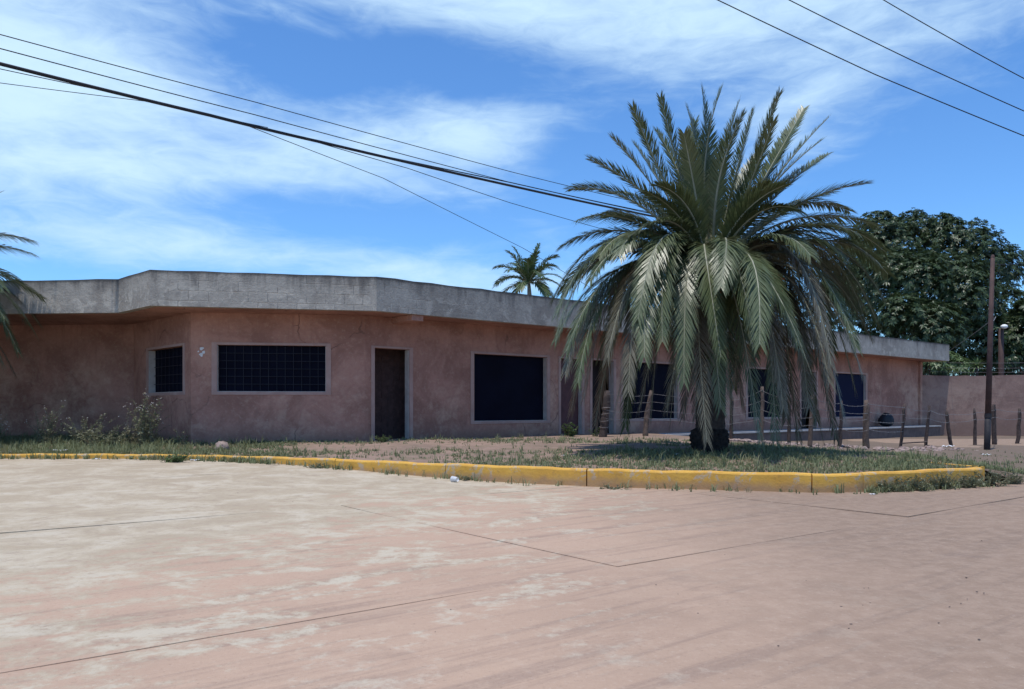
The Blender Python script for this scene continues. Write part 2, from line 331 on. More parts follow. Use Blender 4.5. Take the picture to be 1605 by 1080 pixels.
def catmull(P, step, sharp=()):
    out = []
    for i in range(len(P)-1):
        p1, p2 = np.array(P[i]), np.array(P[i+1]); p0 = np.array(P[i-1]) if i > 0 else 2*p1-p2; p3 = np.array(P[i+2]) if i+2 < len(P) else 2*p2-p1
        if i in sharp: p0 = 2*p1-p2
        if i+1 in sharp: p3 = 2*p2-p1
        n = max(2, int(np.linalg.norm(p2-p1)/step))
        for k in range(n):
            t = k/n; out.append(tuple(.5*((2*p1)+(-p0+p2)*t+(2*p0-5*p1+4*p2-p3)*t*t+(-p0+3*p1-3*p2+p3)*t**3)))
    out.append(tuple(P[-1])); return out
KL = catmull(KERB, .22, sharp=(7, 8))
# dusty road / lot: one sheet to the horizon, fine near the camera
def axis(parts):
    a = []
    for lo, hi, st in parts: a += list(np.arange(lo, hi, st))
    return np.array(a+[parts[-1][1]])
gx = axis([(-2500, -200, 460), (-200, -40, 32), (-40, -14, 2), (-14, 14, .35), (14, 40, 2), (40, 200, 32), (200, 2500, 460)])
gy = axis([(-300, -20, 56), (-20, 0, 2), (0, 22, .35), (22, 42, 2), (42, 200, 22.5714), (200, 3000, 560)])
X, Y = np.meshgrid(gx, gy); near = (np.abs(X) < 13) & (Y > 0) & (Y < 16)
def nz(x, y): return .5*np.sin(x*.9+1.3*np.sin(y*.53))*np.cos(y*1.1+.7*np.sin(x*.41))+.3*np.sin(2.3*x+y*.8)*np.sin(1.9*y-.7*x)
Z = zroad(X, Y) + np.where(near, .012*nz(X, Y), 0) - .001*smooth(1.0, 4.5, -.588*X+.81*Y)*(1-smooth(4.5, 7.5, X+.12*Y))
V = np.stack([X, Y, Z], -1).reshape(-1, 3); nxx, nyy = len(gx), len(gy)
idx = np.arange(nxx*nyy).reshape(nyy, nxx)
F = np.stack([idx[:-1, :-1], idx[:-1, 1:], idx[1:, 1:], idx[1:, :-1]], -1).reshape(-1, 4)
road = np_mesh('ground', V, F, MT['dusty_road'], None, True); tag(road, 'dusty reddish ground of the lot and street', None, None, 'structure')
# concrete slabs of the lot, laid parallel to the long facade
lot = empty('lot_paving'); tag(lot, kind='structure')
DA = np.array((.79, .613)); DN = np.array((-.613, .79))
aa = [-13.5, -9.0, -4.6, -.1, 4.3, 8.8, 13.2]; nn_ = [4.25, 8.95, 13.15, 17.5]
def inside_lot(p):   # in front of the kerb
    ky = np.interp(p[0], [k[0] for k in KL], [k[1] for k in KL]); return p[1] < ky+1.5
for i in range(len(aa)-1):
    for j in range(len(nn_)-1):
        a0, a1, b0, b1 = aa[i]+.003, aa[i+1]-.003, nn_[j]+.003, nn_[j+1]-.003
        cs = [DA*a+DN*b for a in (a0, a1) for b in (b0, b1)]
        if not any(inside_lot(p) for p in cs): continue
        if max(p[0] for p in cs) < -20 or min(p[0] for p in cs) > 6.6: continue
        dz = rnd.uniform(-.006, .006); tx = rnd.uniform(-.0016, .0016); n = 14; vs = []; fs = []
        for u in range(n+1):
            for w in range(n+1):
                p = DA*(a0+(a1-a0)*u/n)+DN*(b0+(b1-b0)*w/n); e = (u in (0, n)) or (w in (0, n))
                vs.append((p[0], p[1], float(zroad(p[0], p[1]))+.004+dz+tx*(u-n/2)-(.0012 if e else 0)))
        for u in range(n):
            for w in range(n): a = u*(n+1)+w; fs.append((a, a+n+1, a+n+2, a+1))
        ring = [(0, w) for w in range(n)]+[(u, n) for u in range(n)]+[(n, w) for w in range(n, 0, -1)]+[(u, 0) for u in range(n, 0, -1)]
        base = len(vs)
        for (u, w) in ring: p = vs[u*(n+1)+w]; vs.append((p[0], p[1], p[2]-.07))
        L = len(ring)
        for k in range(L):
            u, w = ring[k]; u2, w2 = ring[(k+1) % L]; fs.append((u*(n+1)+w, u2*(n+1)+w2, base+(k+1) % L, base+k))
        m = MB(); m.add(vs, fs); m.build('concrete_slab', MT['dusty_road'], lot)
# raised soil of the planted island, running back under the building
front = [(p[0], p[1]+.13) for p in KL]
ext = catmull([(7.3, 12.5), (7.75, 12.75), (9.2, 13.2), (13, 14.2), (22, 17), (60, 26)], .3)[1:]
front = front+ext; nk = len(front)-len(ext)
rows = np.concatenate([[0], np.cumsum([.12*1.07**k for k in range(62)])]); VS = []
for i, (x, y) in enumerate(front):
    for r in rows:
        xx = x*(1+r*.012); yy = y+r
        z = float(zsoil(xx, yy))
        if i < nk: z -= .02*math.exp(-r/.2)
        else: z -= .14*math.exp(-r/.55)*min(1, (i-nk+1)/4)
        VS.append((xx, yy, z))
nr = len(rows); idx = np.arange(len(front)*nr).reshape(len(front), nr)
F = np.stack([idx[:-1, :-1], idx[1:, :-1], idx[1:, 1:], idx[:-1, 1:]], -1).reshape(-1, 4)
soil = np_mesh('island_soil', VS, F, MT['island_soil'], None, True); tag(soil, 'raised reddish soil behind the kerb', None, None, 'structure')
def gz(x, y):
    ky = np.interp(x, [p[0] for p in front], [p[1] for p in front])
    return float(zsoil(x, y)) if y > ky else float(zroad(x, y))

# ------------------------------------------------------------------ kerb
kerb = empty('yellow_kerb', (0, 0, 0)); tag(kerb, 'long yellow painted concrete kerb around the planted island', 'kerb')
def kerb_piece(pts, ztop, w=.15, dark=False):
    m = MB(); vs = []; fs = []; n = len(pts)
    prof = [(0, -.16), (0, ztop-.03), (.012, ztop-.008), (.035, ztop), (w-.01, ztop-.002), (w, ztop-.02), (w, -.16)]
    for i, p in enumerate(pts):
        a = np.array(pts[max(i-1, 0)]); b = np.array(pts[min(i+1, n-1)]); t = (b-a)/np.linalg.norm(b-a); nv = np.array((-t[1], t[0]))
        wob = .006*math.sin(p[0]*5.1)+.004*math.sin(p[0]*13+1)
        for d, z in prof: vs.append((p[0]+nv[0]*d, p[1]+nv[1]*d, z+(wob if z > 0 else 0)))
    k = len(prof)
    for i in range(n-1):
        for j in range(k-1): fs.append((i*k+j, (i+1)*k+j, (i+1)*k+j+1, i*k+j+1))
    fs.append(tuple(range(k-1, -1, -1))); fs.append(tuple(range((n-1)*k, n*k)))
    m.add(vs, fs); return m.build('kerb_segment', MT['kerb_yellow'], kerb)
breaks = [-34, -28, -22, -17, -13.2, -9.4, -6.0, -3.2, -1.1, 1.13, 4.22, 4.98, 7.4]
for a, b in zip(breaks[:-1], breaks[1:]):
    pts = [p for p in KL if a+.012 < p[0] < b-.012]
    gap = .014 if b in (4.22,) else .005
    i0 = np.interp(a+gap, [k[0] for k in KL], [k[1] for k in KL]); i1 = np.interp(b-gap, [k[0] for k in KL], [k[1] for k in KL])
    pts = [(a+gap, i0)]+pts+[(min(b-gap, 7.3), i1)]
    pts = [p for k, p in enumerate(pts) if k == 0 or abs(p[0]-pts[k-1][0]) > .02]
    kerb_piece(pts, .27+rnd.uniform(-.006, .006))
bk = [(7.36, 12.5), (7.18, 13.2), (7.0, 14.0), (6.85, 14.6)]
m = MB()
for (x0, y0), (x1, y1) in zip(bk[:-1], bk[1:]):
    d = Vector((x1-x0, y1-y0, 0)).normalized(); nv = Vector((-d.y, d.x, 0))*.06
    vs = []
    for (x, y) in ((x0, y0), (x1, y1)):
        for s_ in (-1, 1):
            for z in (.05, .275): vs.append((x+nv.x*s_, y+nv.y*s_, z))
    m.add(vs, [(0, 1, 5, 4), (2, 6, 7, 3), (1, 3, 7, 5), (0, 2, 3, 1), (4, 5, 7, 6)])
m.build('kerb_segment', MT['kerb_yellow'], kerb)

# ------------------------------------------------------------------ building
bld = empty('single_storey_building', (0, 21, .4)); tag(bld, 'long low terracotta plastered building with a deep grey concrete roof edge', 'building')
OFF = Vector((0, 21, .4))
def bl(o): o.location = o.location-OFF; return o      # child of bld given in world coordinates
ZB, ZT = .05, 3.447
def wall_seg(p0, p1, openings, th=.2, z0=ZB, z1=ZT, name='wall', mat='wall_plaster', parent=bld, inner=1):
    """openings: (s0, s1, z0, z1); thickness goes to the left of p0->p1"""
    p0 = Vector((*p0, 0)); p1 = Vector((*p1, 0)); L = (p1-p0).length; d = (p1-p0)/L; nv = Vector((-d.y, d.x, 0))
    ss = sorted({0, L}|{s for o in openings for s in o[:2]}); zs = sorted({z0, z1}|{z for o in openings for z in o[2:]})
    m = MB(); P = lambda s, t, z: p0+d*s+nv*t+Vector((0, 0, z))
    hole = lambda s, z: any(o[0] < s < o[1] and o[2] < z < o[3] for o in openings)
    for a, b in zip(ss[:-1], ss[1:]):
        for c, e in zip(zs[:-1], zs[1:]):
            if hole((a+b)/2, (c+e)/2): continue
            m.add([P(a, 0, c), P(b, 0, c), P(b, 0, e), P(a, 0, e)], [(0, 1, 2, 3)])
            m.add([P(a, th, c), P(b, th, c), P(b, th, e), P(a, th, e)], [(3, 2, 1, 0)])
    for (a, b, c, e) in openings:
        for q_ in ([P(a, 0, c), P(a, th, c), P(a, th, e), P(a, 0, e)], [P(b, 0, c), P(b, 0, e), P(b, th, e), P(b, th, c)],
                   [P(a, 0, e), P(a, th, e), P(b, th, e), P(b, 0, e)], [P(a, 0, c), P(b, 0, c), P(b, th, c), P(a, th, c)]):
            m.add(q_, [(0, 1, 2, 3)])
    for q_ in ([P(0, 0, z0), P(0, 0, z1), P(0, th, z1), P(0, th, z0)], [P(L, 0, z0), P(L, th, z0), P(L, th, z1), P(L, 0, z1)],
               [P(0, 0, z1), P(L, 0, z1), P(L, th, z1), P(0, th, z1)]):
        m.add(q_, [(0, 1, 2, 3)])
    o = m.build(name, MT[mat], parent)
    if parent is bld: bl(o)
    return P, d, nv
def obox(P, s0, s1, t0, t1, z0, z1):
    m = MB(); m.add([P(s, t, z) for z in (z0, z1) for t in (t0, t1) for s in (s0, s1)],
                    [(0, 1, 3, 2), (4, 6, 7, 5), (0, 4, 5, 1), (2, 3, 7, 6), (0, 2, 6, 4), (1, 5, 7, 3)]); return m
def sub(m, name, mat, par):
    o = m.build(name, MT[mat], par); o.location = -OFF; return o
def frame(P, par, a, b, c, e, w=.13, pr=.018, door=False, world_par=True):
    """raised plaster band round an opening"""
    pieces = [(a-w, a-.002, c if door else c-w*.7, e+w*.6), (b+.002, b+w, c if door else c-w*.7, e+w*.6), (a, b, e+.002, e+w*.6)]
    if not door: pieces.append((a, b, c-w*.7, c-.002))
    for k, (s0, s1, z0, z1) in enumerate(pieces): sub(obox(P, s0, s1, -pr, .004, z0, z1), 'frame', 'frame_band', par)
def window(P, a, b, c, e, mat='shade_pane', depth=.17, grille=None, w=.12, label=None, pieces=1):
    m = obox(P, a-.02, b+.02, depth, depth+.025, c-.02, e+.02); o = m.build('window_shade_pane', MT[mat], bld); bl(o)
    if label: o['label'] = label
    def s2(mm, n, mt): q_ = mm.build(n, MT[mt], o); return q_
    for (s0, s1, z0, z1) in ((a-w, a-.002, c-w*.6, e+w*.5), (b+.002, b+w, c-w*.6, e+w*.5), (a, b, e+.002, e+w*.5), (a, b, c-w*.6, c-.002)):
        s2(obox(P, s0, s1, -.016, .004, z0, z1), 'frame', 'frame_band')
    # thin pale lining of the reveals
    s2(obox(P, a, a+.012, .006, depth-.001, c+.012, e-.012), 'reveal', 'frame_plaster'); s2(obox(P, b-.012, b, .006, depth-.001, c+.012, e-.012), 'reveal', 'frame_plaster')
    s2(obox(P, a, b, .006, depth-.001, c, c+.012), 'sill', 'frame_plaster')
    if grille:
        nv_, nh = grille
        for k in range(1, nv_): s = a+(b-a)*k/nv_; s2(obox(P, s-.006, s+.006, depth-.028, depth-.016, c+.013, e-.002), 'grille_bar', 'grille_iron')
        for k in range(1, nh): z = c+(e-c)*k/nh; s2(obox(P, a+.013, b-.013, depth-.042, depth-.03, z-.006, z+.006), 'grille_bar', 'grille_iron')
    return o
W0, W1, W2, W3, W4 = (-19, 22.1), (-10.2, 21.5), (-7.57, 18.8), (-3.58, 19.4), (19.75, 38.61)
wall_seg(W0, W1, [])
P, d, nv = wall_seg(W1, W2, [(1.07, 3.32, 1.58, 2.69)])
window(P, 1.07, 3.32, 1.58, 2.69, grille=(9, 5), depth=.175)
P, d, nv = wall_seg(W2, W3, [(.59, 3.11, 1.58, 2.69)])
window(P, .59, 3.11, 1.58, 2.69, grille=(13, 6), depth=.14)
m = MB(); q = random.Random(3)      # white paint splash beside the window
for k in range(9):
    s, z, r = .20+q.uniform(-.07, .09), 2.52+q.uniform(-.09, .09), q.uniform(.012, .04); pts = []
    for i in range(7): a = i*.8976; g = r*q.uniform(.6, 1.2); pts.append(P(s+g*math.cos(a), -.004-.0006*k, z+g*math.sin(a)*1.2))
    m.add(pts, [tuple(range(7))])
sub(m, 'paint_splash', 'white_paint', bld)
D1, W5, D2, D3, W6, W7, D4, W8 = (.27, 1.27, .36, 2.67), (3.31, 5.95, .83, 2.66), (6.5, 7.37, .36, 2.66), (7.81, 8.76, .36, 2.66), (9.2, 11.89, .83, 2.66), (15.95, 18.64, .83, 2.66), (19.6, 20.75, .36, 2.66), (22.24, 24.87, .80, 2.66)
P, d, nv = wall_seg(W3, W4, [D1, W5, D2, D3, W6, W7, D4, W8])
PR = P
window(P, *W5, depth=.15); window(P, *W6, depth=.15); window(P, *W7, depth=.15); window(P, *W8, mat='blue_shade_pane', depth=.1, label='dark blue panel painted as room shade in the last window')
def doorway(P, a, b, c, e, depth, mat, name, label=None):
    o = obox(P, a-.05, b+.05, depth, depth+.05, c, e+.05).build(name, MT[mat], bld); bl(o)
    if label: o['label'] = label
    w = .1
    for (s0, s1, z0, z1) in ((a-w, a-.002, c+.02, e+w*.5), (b+.002, b+w, c+.02, e+w*.5), (a, b, e+.002, e+w*.5)):
        obox(P, s0, s1, -.016, .004, z0, z1).build('frame', MT['frame_band'], o)
    obox(P, b-.012, b, .006, .197, c+.02, e-.012).build('reveal', MT['frame_plaster'], o)
    return o
# first doorway: open, an unplastered partition of blocks close behind it
part = empty('inner_partition'); part.parent = bld
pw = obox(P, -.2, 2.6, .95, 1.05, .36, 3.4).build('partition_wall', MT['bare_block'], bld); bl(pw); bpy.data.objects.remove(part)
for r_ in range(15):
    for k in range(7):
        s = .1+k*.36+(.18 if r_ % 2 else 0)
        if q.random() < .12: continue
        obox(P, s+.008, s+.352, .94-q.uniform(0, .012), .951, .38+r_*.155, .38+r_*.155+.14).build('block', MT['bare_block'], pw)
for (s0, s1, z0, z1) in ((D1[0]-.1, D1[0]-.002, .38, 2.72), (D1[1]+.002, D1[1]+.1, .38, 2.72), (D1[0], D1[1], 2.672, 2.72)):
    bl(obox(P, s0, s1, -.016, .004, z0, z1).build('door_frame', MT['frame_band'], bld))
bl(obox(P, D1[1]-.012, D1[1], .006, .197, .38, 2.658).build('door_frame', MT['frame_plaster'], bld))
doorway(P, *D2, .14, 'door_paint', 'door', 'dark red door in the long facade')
doorway(P, *D3, .6, 'interior_shade', 'doorway'); doorway(P, *D4, .5, 'interior_shade', 'doorway')  # flat dark panels paint the shade of the rooms inside
# end, rear walls and floor
BACK = Vector((-.6356, .772, 0))*9
e4 = Vector((*W4, 0)); e5 = e4+BACK
wall_seg((W4[0], W4[1]), (e5.x, e5.y), [])
wall_seg((e5.x, e5.y), (-19, 31), []); wall_seg((-19, 31), W0, [])
# projecting pier where the garden wall joins
bl(obox(PR, 30.05, 30.28, -.10, -.001, ZB-.2, ZT-.05).build('pier', MT['wall_plaster'], bld))
def slab_poly(pts, z0, z1):
    n = len(pts); m = MB(); m.add([(x, y, z0) for x, y in pts]+[(x, y, z1) for x, y in pts],
        [tuple(range(n-1, -1, -1)), tuple(range(n, 2*n))]+[(i, (i+1) % n, n+(i+1) % n, n+i) for i in range(n)]); return m
F0, F1, F2, F3, F4 = (-19.6, 19.6), (-9.3, 18.84), (-7.96, 17.54), (-3.14, 18.48), (21.06, 38.42)
F5 = (F4[0]+BACK.x*1.25, F4[1]+BACK.y*1.25); F6 = (-19.6, 33)
poly = [F0, F1, F2, F3, F4, F5, F6]
bl(slab_poly(poly, 3.46, 3.62).build('roof', MT['weathered_concrete'], bld))
bl(slab_poly([tuple(np.array(p)+np.array(dv)) for p, dv in zip(poly, ((.2, .2), (.1, .2), (.1, .2), (0, .2), (-.25, .05), (0, -.2), (.2, -.2)))], 3.449, 3.458).build('soffit', MT['wall_plaster'], bld))
# deep roof edge: one band per side
def band(a, b, z0, z1, th, n=1):
    p0 = Vector((*a, 0)); p1 = Vector((*b, 0)); L = (p1-p0).length; d = (p1-p0)/L; nv = Vector((-d.y, d.x, 0)); m = MB(); k = max(2, int(L/.35))
    vs = []; fs = []; qq = random.Random(int(L*100))
    for i in range(k+1):
        s = L*i/k; wob = qq.uniform(-.012, .012)
        for t, z in ((0, z0), (0, z1+wob), (th, z1+wob), (th, z0)): vs.append(p0+d*s+nv*t+Vector((0, 0, z)))
    for i in range(k):
        for j in range(4): fs.append((i*4+j, (i+1)*4+j, (i+1)*4+(j+1) % 4, i*4+(j+1) % 4))
    fs.append((0, 1, 2, 3)); fs.append((k*4+3, k*4+2, k*4+1, k*4)); m.add(vs, fs); return m
ring = [F0, F1, F2, F3, F4, F5, F6]
def offs(i, dd):          # mitred outward offset so that the bands sit 3 mm proud of the roof slab
    a, b, c_ = (Vector((*ring[(i+k) % 7], 0)) for k in (-1, 0, 1)); d1 = (b-a).normalized(); d2 = (c_-b).normalized()
    n1_ = Vector((d1.y, -d1.x, 0)); n2_ = Vector((d2.y, -d2.x, 0)); bis = (n1_+n2_).normalized(); return b+bis*(dd/max(.3, bis.dot(n1_)))
OUT = [offs(i, .004) for i in range(7)]; INN = [offs(i, -.16) for i in range(7)]
for i in range(7):
    j = (i+1) % 7; a, b, a2, b2 = OUT[i], OUT[j], INN[i], INN[j]; L = (b-a).length; k = max(2, int(L/.5)); vs = []; fs = []; qq = random.Random(i+5)
    for t in range(k+1):
        f = t/k; p = a.lerp(b, f); r_ = a2.lerp(b2, f); w1 = qq.uniform(-.012, .012)*(0 if t in (0, k) else 1)
        vs += [(p.x, p.y, 3.445), (p.x, p.y, 4.235+w1), (r_.x, r_.y, 4.245+w1), (r_.x, r_.y, 3.445)]
    for t in range(k):
        for c_ in range(4): fs.append((t*4+c_, t*4+(c_+1) % 4, (t+1)*4+(c_+1) % 4, (t+1)*4+c_))
    fs += [(0, 3, 2, 1), (k*4, k*4+1, k*4+2, k*4+3)]
    m = MB(); m.add(vs, [tuple(reversed(f_)) for f_ in fs]); bl(m.build('roof_edge', MT['weathered_concrete'], bld))
PF = lambda s, t, z: Vector((F3[0]+.772*s-.6356*t, F3[1]+.6356*s+.772*t, z))
bl(obox(PF, 1.0, 1.32, .05, .99, 3.3, 3.44).build('beam_stub', MT['wall_plaster'], bld))
bl(obox(PF, 19.75, 20.4, -.08, .99, 3.37, 3.66).build('beam_stub', MT['wall_plaster'], bld))
# floor and the porch step along the right part of the long facade
bl(slab_poly([(-18.7, 30.8), W0, W1, W2, W3, (W4[0]-.2, W4[1]+.1), (e5.x, e5.y-.1)], .05, .34).build('floor', MT['porch_concrete'], bld))
for a, b in ((5.3, 9.0), (9.0, 13.1), (13.1, 17.6), (17.6, 22.0), (22.0, 26.4), (26.4, 30.6)):
    bl(obox(PF, a+.006, b-.006, .12, .985, -.35, .30).build('porch_slab', MT['dark_step'], bld))
    bl(obox(PF, a+.003, b-.003, .06, .985, .302, .355).build('porch_edge', MT['porch_concrete'], bld))

# ------------------------------------------------------------------ garden wall
gw = empty('boundary_wall', (30, 38.6, -.15)); tag(gw, 'brown plastered boundary wall at the right, joining the end of the building', 'wall')
for a, b in ((19.70, 25.0), (25.0, 30.5), (30.5, 37), (37, 52)):
    m = MB(); k = 12
    vs = []; fs = []; qq = random.Random(int(a))
    for i in range(k+1):
        x = a+.004+(b-a-.008)*i/k; zt = 2.77+qq.uniform(-.02, .02)+.03*math.sin(x*.8)
        for y, z in ((38.55, -.8), (38.55, zt), (38.75, zt), (38.75, -.8)): vs.append((x-30, y-38.6, z+.15))
    for i in range(k):
        for j in range(4): fs.append((i*4+j, (i+1)*4+j, (i+1)*4+(j+1) % 4, i*4+(j+1) % 4))
    fs += [(0, 1, 2, 3), (k*4+3, k*4+2, k*4+1, k*4)]
    m.add(vs, [tuple(reversed(f_)) for f_ in fs]); m.build('wall_panel', MT['garden_wall_plaster'], gw)

# ------------------------------------------------------------------ palms
def bez(a, b, c, t): return a*(1-t)**2+b*(2*t*(1-t))+c*t*t
def frond_mesh(p0, p1, p2, seed, N=78, ll=.50, start=.13, droop=.16, wid=.017, vee=.5):
    q = random.Random(seed); V = []; F = []; p0, p1, p2 = Vector(p0), Vector(p1), Vector(p2)
    side0 = None; up0 = Vector((0, 0, 1)); twist = q.uniform(-.35, .35)
    for i in range(N):
        t = start+(1-start)*(i+.5)/N; p = bez(p0, p1, p2, t); T = ((p1-p0)*(1-t)+(p2-p1)*t).normalized()
        s = T.cross(up0)
        if s.length < .25: s = s+(side0 or Vector((1, 0, 0)))*.6
        s = (s-T*s.dot(T)).normalized()
        if side0 and s.dot(side0) < 0: s = -s
        side0 = s; n = s.cross(T).normalized()
        s, n = s*math.cos(twist*t)+n*math.sin(twist*t), n*math.cos(twist*t)-s*math.sin(twist*t)
        prof = min(1, .35+(t-start)/.22)*(1-.55*max(0, (t-.55)/.45)**2)
        ang = R(54)*(1-t)+R(28)*t
        for sg in (-1, 1):
            L = ll*prof*q.uniform(.85, 1.1); a = ang+q.uniform(-.12, .12); v = vee*(1-.5*t)+q.uniform(-.25, .25)
            dr = (T*math.cos(a)+(s*(sg*math.cos(v))+n*math.sin(v))*math.sin(a)).normalized()
            wv = dr.cross(n if abs(dr.dot(n)) < .9 else s).normalized()*wid*q.uniform(.8, 1.15)*(.65+.35*prof)
            m1 = p+dr*(L*.5)-Vector((0, 0, droop*L*.22)); e = p+dr*L-Vector((0, 0, droop*L*1.0))
            b = len(V); V += [p-wv*.5, p+wv*.5, m1+wv, m1-wv, e]
            F += [(b, b+1, b+2, b+3), (b+3, b+2, b+4)]
    return V, F
def rachis_mesh(p0, p1, p2, r0=.03):
    p0, p1, p2 = Vector(p0), Vector(p1), Vector(p2); m = MB()
    m.tube([bez(p0, p1, p2, i/12) for i in range(13)], [r0*(1-.86*i/12) for i in range(13)], 5); return m
# tip x, y, z relative to the crown centre, arch height (share of chord), old?
CROWN = np.array((3.81, 15.4, 3.65))
TIPS = [(1100,137,.3,.05),(1130,141,-.5,.04),(1160,155,.8,.04),(1222,146,-.4,.06),(1212,190,-1.2,.06),(1235,205,.9,.05),(1298,185,.3,.08),(1285,222,-.8,.08),(1297,242,.9,.1),
 (1360,287,-.5,.18),(1035,153,.2,.05),(992,168,-.3,.07),(995,226,.8,.06),(926,250,-.4,.1),(893,297,.4,.22),(1030,205,1.2,.06),(1072,210,-1.0,.10),(1165,180,-1.0,.08),(1190,240,1.7,.06),(1090,190,1.4,.04),
 (1130,450,-2.3,.36),(985,372,-1.6,.36),(1256,330,-1.7,.34),(965,300,1.2,.2),(1330,330,1.2,.25),(1030,290,-1.2,.2),(1205,290,-1.2,.2),
 (866,470,.2,.36),(872,525,-.7,.38),(886,585,-1.0,.42),(895,645,.5,.46),(906,600,-1.6,.42),(932,668,.1,.46),(985,615,-1.9,.42),(962,655,-.9,.46),(1010,560,-2.4,.38),(1045,640,-1.6,.42),
 (1072,600,-2.0,.42),(1108,692,-1.7,.44),(1070,655,1.2,.46),(1150,610,1.5,.42),(1182,528,-2.3,.34),(1165,640,1.0,.46),(1192,690,-1.4,.44),(1228,640,-1.8,.42),(1252,690,-.3,.46),(1280,660,.8,.46),
 (1310,688,-.5,.46),(1300,600,-1.5,.42),(1342,545,-1.3,.40),(1365,530,.3,.38),(1385,468,-.3,.35),(1392,430,.5,.32),(1335,480,1.3,.36),
 (1010,430,2.5,.32),(1200,400,2.8,.3),(1100,340,2.8,.22),(1250,480,2.4,.36),(960,480,2.2,.36),(1050,540,2.3,.42),(1185,560,2.4,.42),(930,420,1.4,.34),(1300,420,1.7,.34),
 (905,545,.9,.42),(1020,660,.4,.48),(1275,570,1.6,.44),(1215,600,1.9,.44),(1340,610,-.1,.44),(940,560,1.7,.42),(1130,560,-2.2,.40),(1000,500,-2.2,.36),(1250,540,-2.1,.38),(960,540,-1.7,.40),(1320,400,-1.2,.34),(940,400,-1.0,.34)]
TIPS += [(880,385,.3,.3),(905,345,-.9,.26),(1372,352,.6,.26),(1388,395,-.8,.3),(950,335,.9,.2),(1305,300,-1.0,.16),(1342,365,-1.4,.3),(925,440,-1.5,.34),(1010,300,-1.2,.16),(970,400,-1.9,.34),(1270,400,-2.0,.34),(1230,290,-1.5,.14),(1050,270,.6,.06),(1180,175,.2,.04),(1255,265,.3,.1),(1075,165,.9,.05),(1260,170,.8,.06),(960,215,.6,.08)]
TIPS += [(1050,668,-.5,.4),(1148,675,-.9,.4),(1090,655,.9,.4),(1232,660,.9,.4),(980,670,.6,.4),(1002,642,-1.3,.4),(1268,640,-1.2,.4),(1130,640,-1.5,.4),(888,550,-1.3,.4),(915,625,-.4,.4),(1215,690,-.9,.4),(1290,690,.2,.4),(1322,650,-.9,.4),(1375,505,-.9,.4),(873,490,-1.1,.36),(1355,500,.9,.36)]
q = random.Random(77)
for k in range(16):      # the fronds between and behind the ones that can be picked out
    a = k*2.39996+.5; e = q.uniform(-.75, .95); rr = 3.1*math.cos(e*.8)*q.uniform(.85, 1.05); x, y = rr*math.cos(a), rr*math.sin(a)
    if y < -1.2 and e > -.2: y *= -1
    D = 15.4+y; TIPS.append((802.5+1250*(CROWN[0]+x)/D, 639-1250*(CROWN[2]+3.3*math.sin(e)-CAMZ)/D, y, .4 if e < .2 else .1))
def palm_frond_points(px, py, dy, lift):
    D = 15.4+dy; tip = np.array(((px-802.5)/1250*D, D, CAMZ+(639-py)/1250*D))-CROWN
    h = np.array((tip[0], tip[1], 0)); hl = max(.05, np.linalg.norm(h)); ln = np.linalg.norm(tip); el_ = tip[2]/ln
    b = h/hl*.16+np.array((0, 0, .15+.28*max(-1, min(1, el_)))); ch = np.linalg.norm(tip-b); outw = h/hl
    mid = (b+tip)/2; c1 = mid+np.array((0, 0, lift*ch*1.3))
    # older fronds leave the crown rising outward, then hang
    c2 = b+outw*max(hl*.64, .7)+np.array((0, 0, .72+.20*ch))
    w = float(np.clip((.35-el_)/.5, 0, 1)); lat = np.array((-outw[1], outw[0], 0))*ch*.16*math.sin(px*12.9898+py*78.233)
    return b, c1*(1-w)+c2*w+lat+np.array((0, 0, .12*ch*math.sin(px*3.7+py*1.3)*w)), tip
PZ = gz(CROWN[0], CROWN[1])-.02
palm = empty('date_palm', (CROWN[0], CROWN[1], PZ)); tag(palm, 'large date palm with a full crown of drooping grey-green fronds on the island', 'palm tree', 'date palms on the island')
CZ = CROWN[2]-PZ
def trunk_mesh():
    nr_, nz_ = 60, 120; V = []; F = []
    for j in range(nz_+1):
        z = .3+(CZ-.05-.3)*j/nz_
        r = float(np.interp(z, [.3, .5, 1.0, 2.2, 3.0, 3.4], [.275, .27, .262, .255, .275, .22]))
        for k in range(nr_):
            a = 2*math.pi*k/nr_; u = a/(2*math.pi)*11; v = z/.17
            d1 = abs(((u+v*.5) % 1)-.5)*2; d2 = abs(((u-v*.5) % 1)-.5)*2
            g = r+.032*(min(d1, d2)**.7)-.012+.006*math.sin(k*7.3+j*3.1)
            V.append((g*math.cos(a)+.04*math.sin(z*.9), g*math.sin(a), z))
    for j in range(nz_):
        for k in range(nr_): F.append((j*nr_+k, j*nr_+(k+1) % nr_, (j+1)*nr_+(k+1) % nr_, (j+1)*nr_+k))
    return V, F
V, F = trunk_mesh(); np_mesh('trunk', V, F, MT['palm_bark'], palm, True)
V = []; F = []; q = random.Random(11); nr_ = 48; zz = np.linspace(-.12, .46, 22)
for j, z in enumerate(zz):
    r = float(np.interp(z, [-.12, 0, .1, .25, .36, .43, .46], [.40, .34, .33, .365, .355, .31, .26]))
    for k in range(nr_): a = 2*math.pi*k/nr_; g = r+.022*math.sin(k*2.6+j*.4)*math.sin(j*.9)+q.uniform(-.03, .02)+(.05*max(0, math.sin(k*.9+1))*(1 if j < 6 else 0)); V.append((g*math.cos(a), g*math.sin(a), z))
for j in range(len(zz)-1):
    for k in range(nr_): F.append((j*nr_+k, j*nr_+(k+1) % nr_, (j+1)*nr_+(k+1) % nr_, (j+1)*nr_+k))
rb = np_mesh('root_base', V, F, MT['palm_root'], palm, True); rb['label'] = 'dark swollen root base of the palm'
m = MB(); q = random.Random(5)     # cut frond stubs under the crown
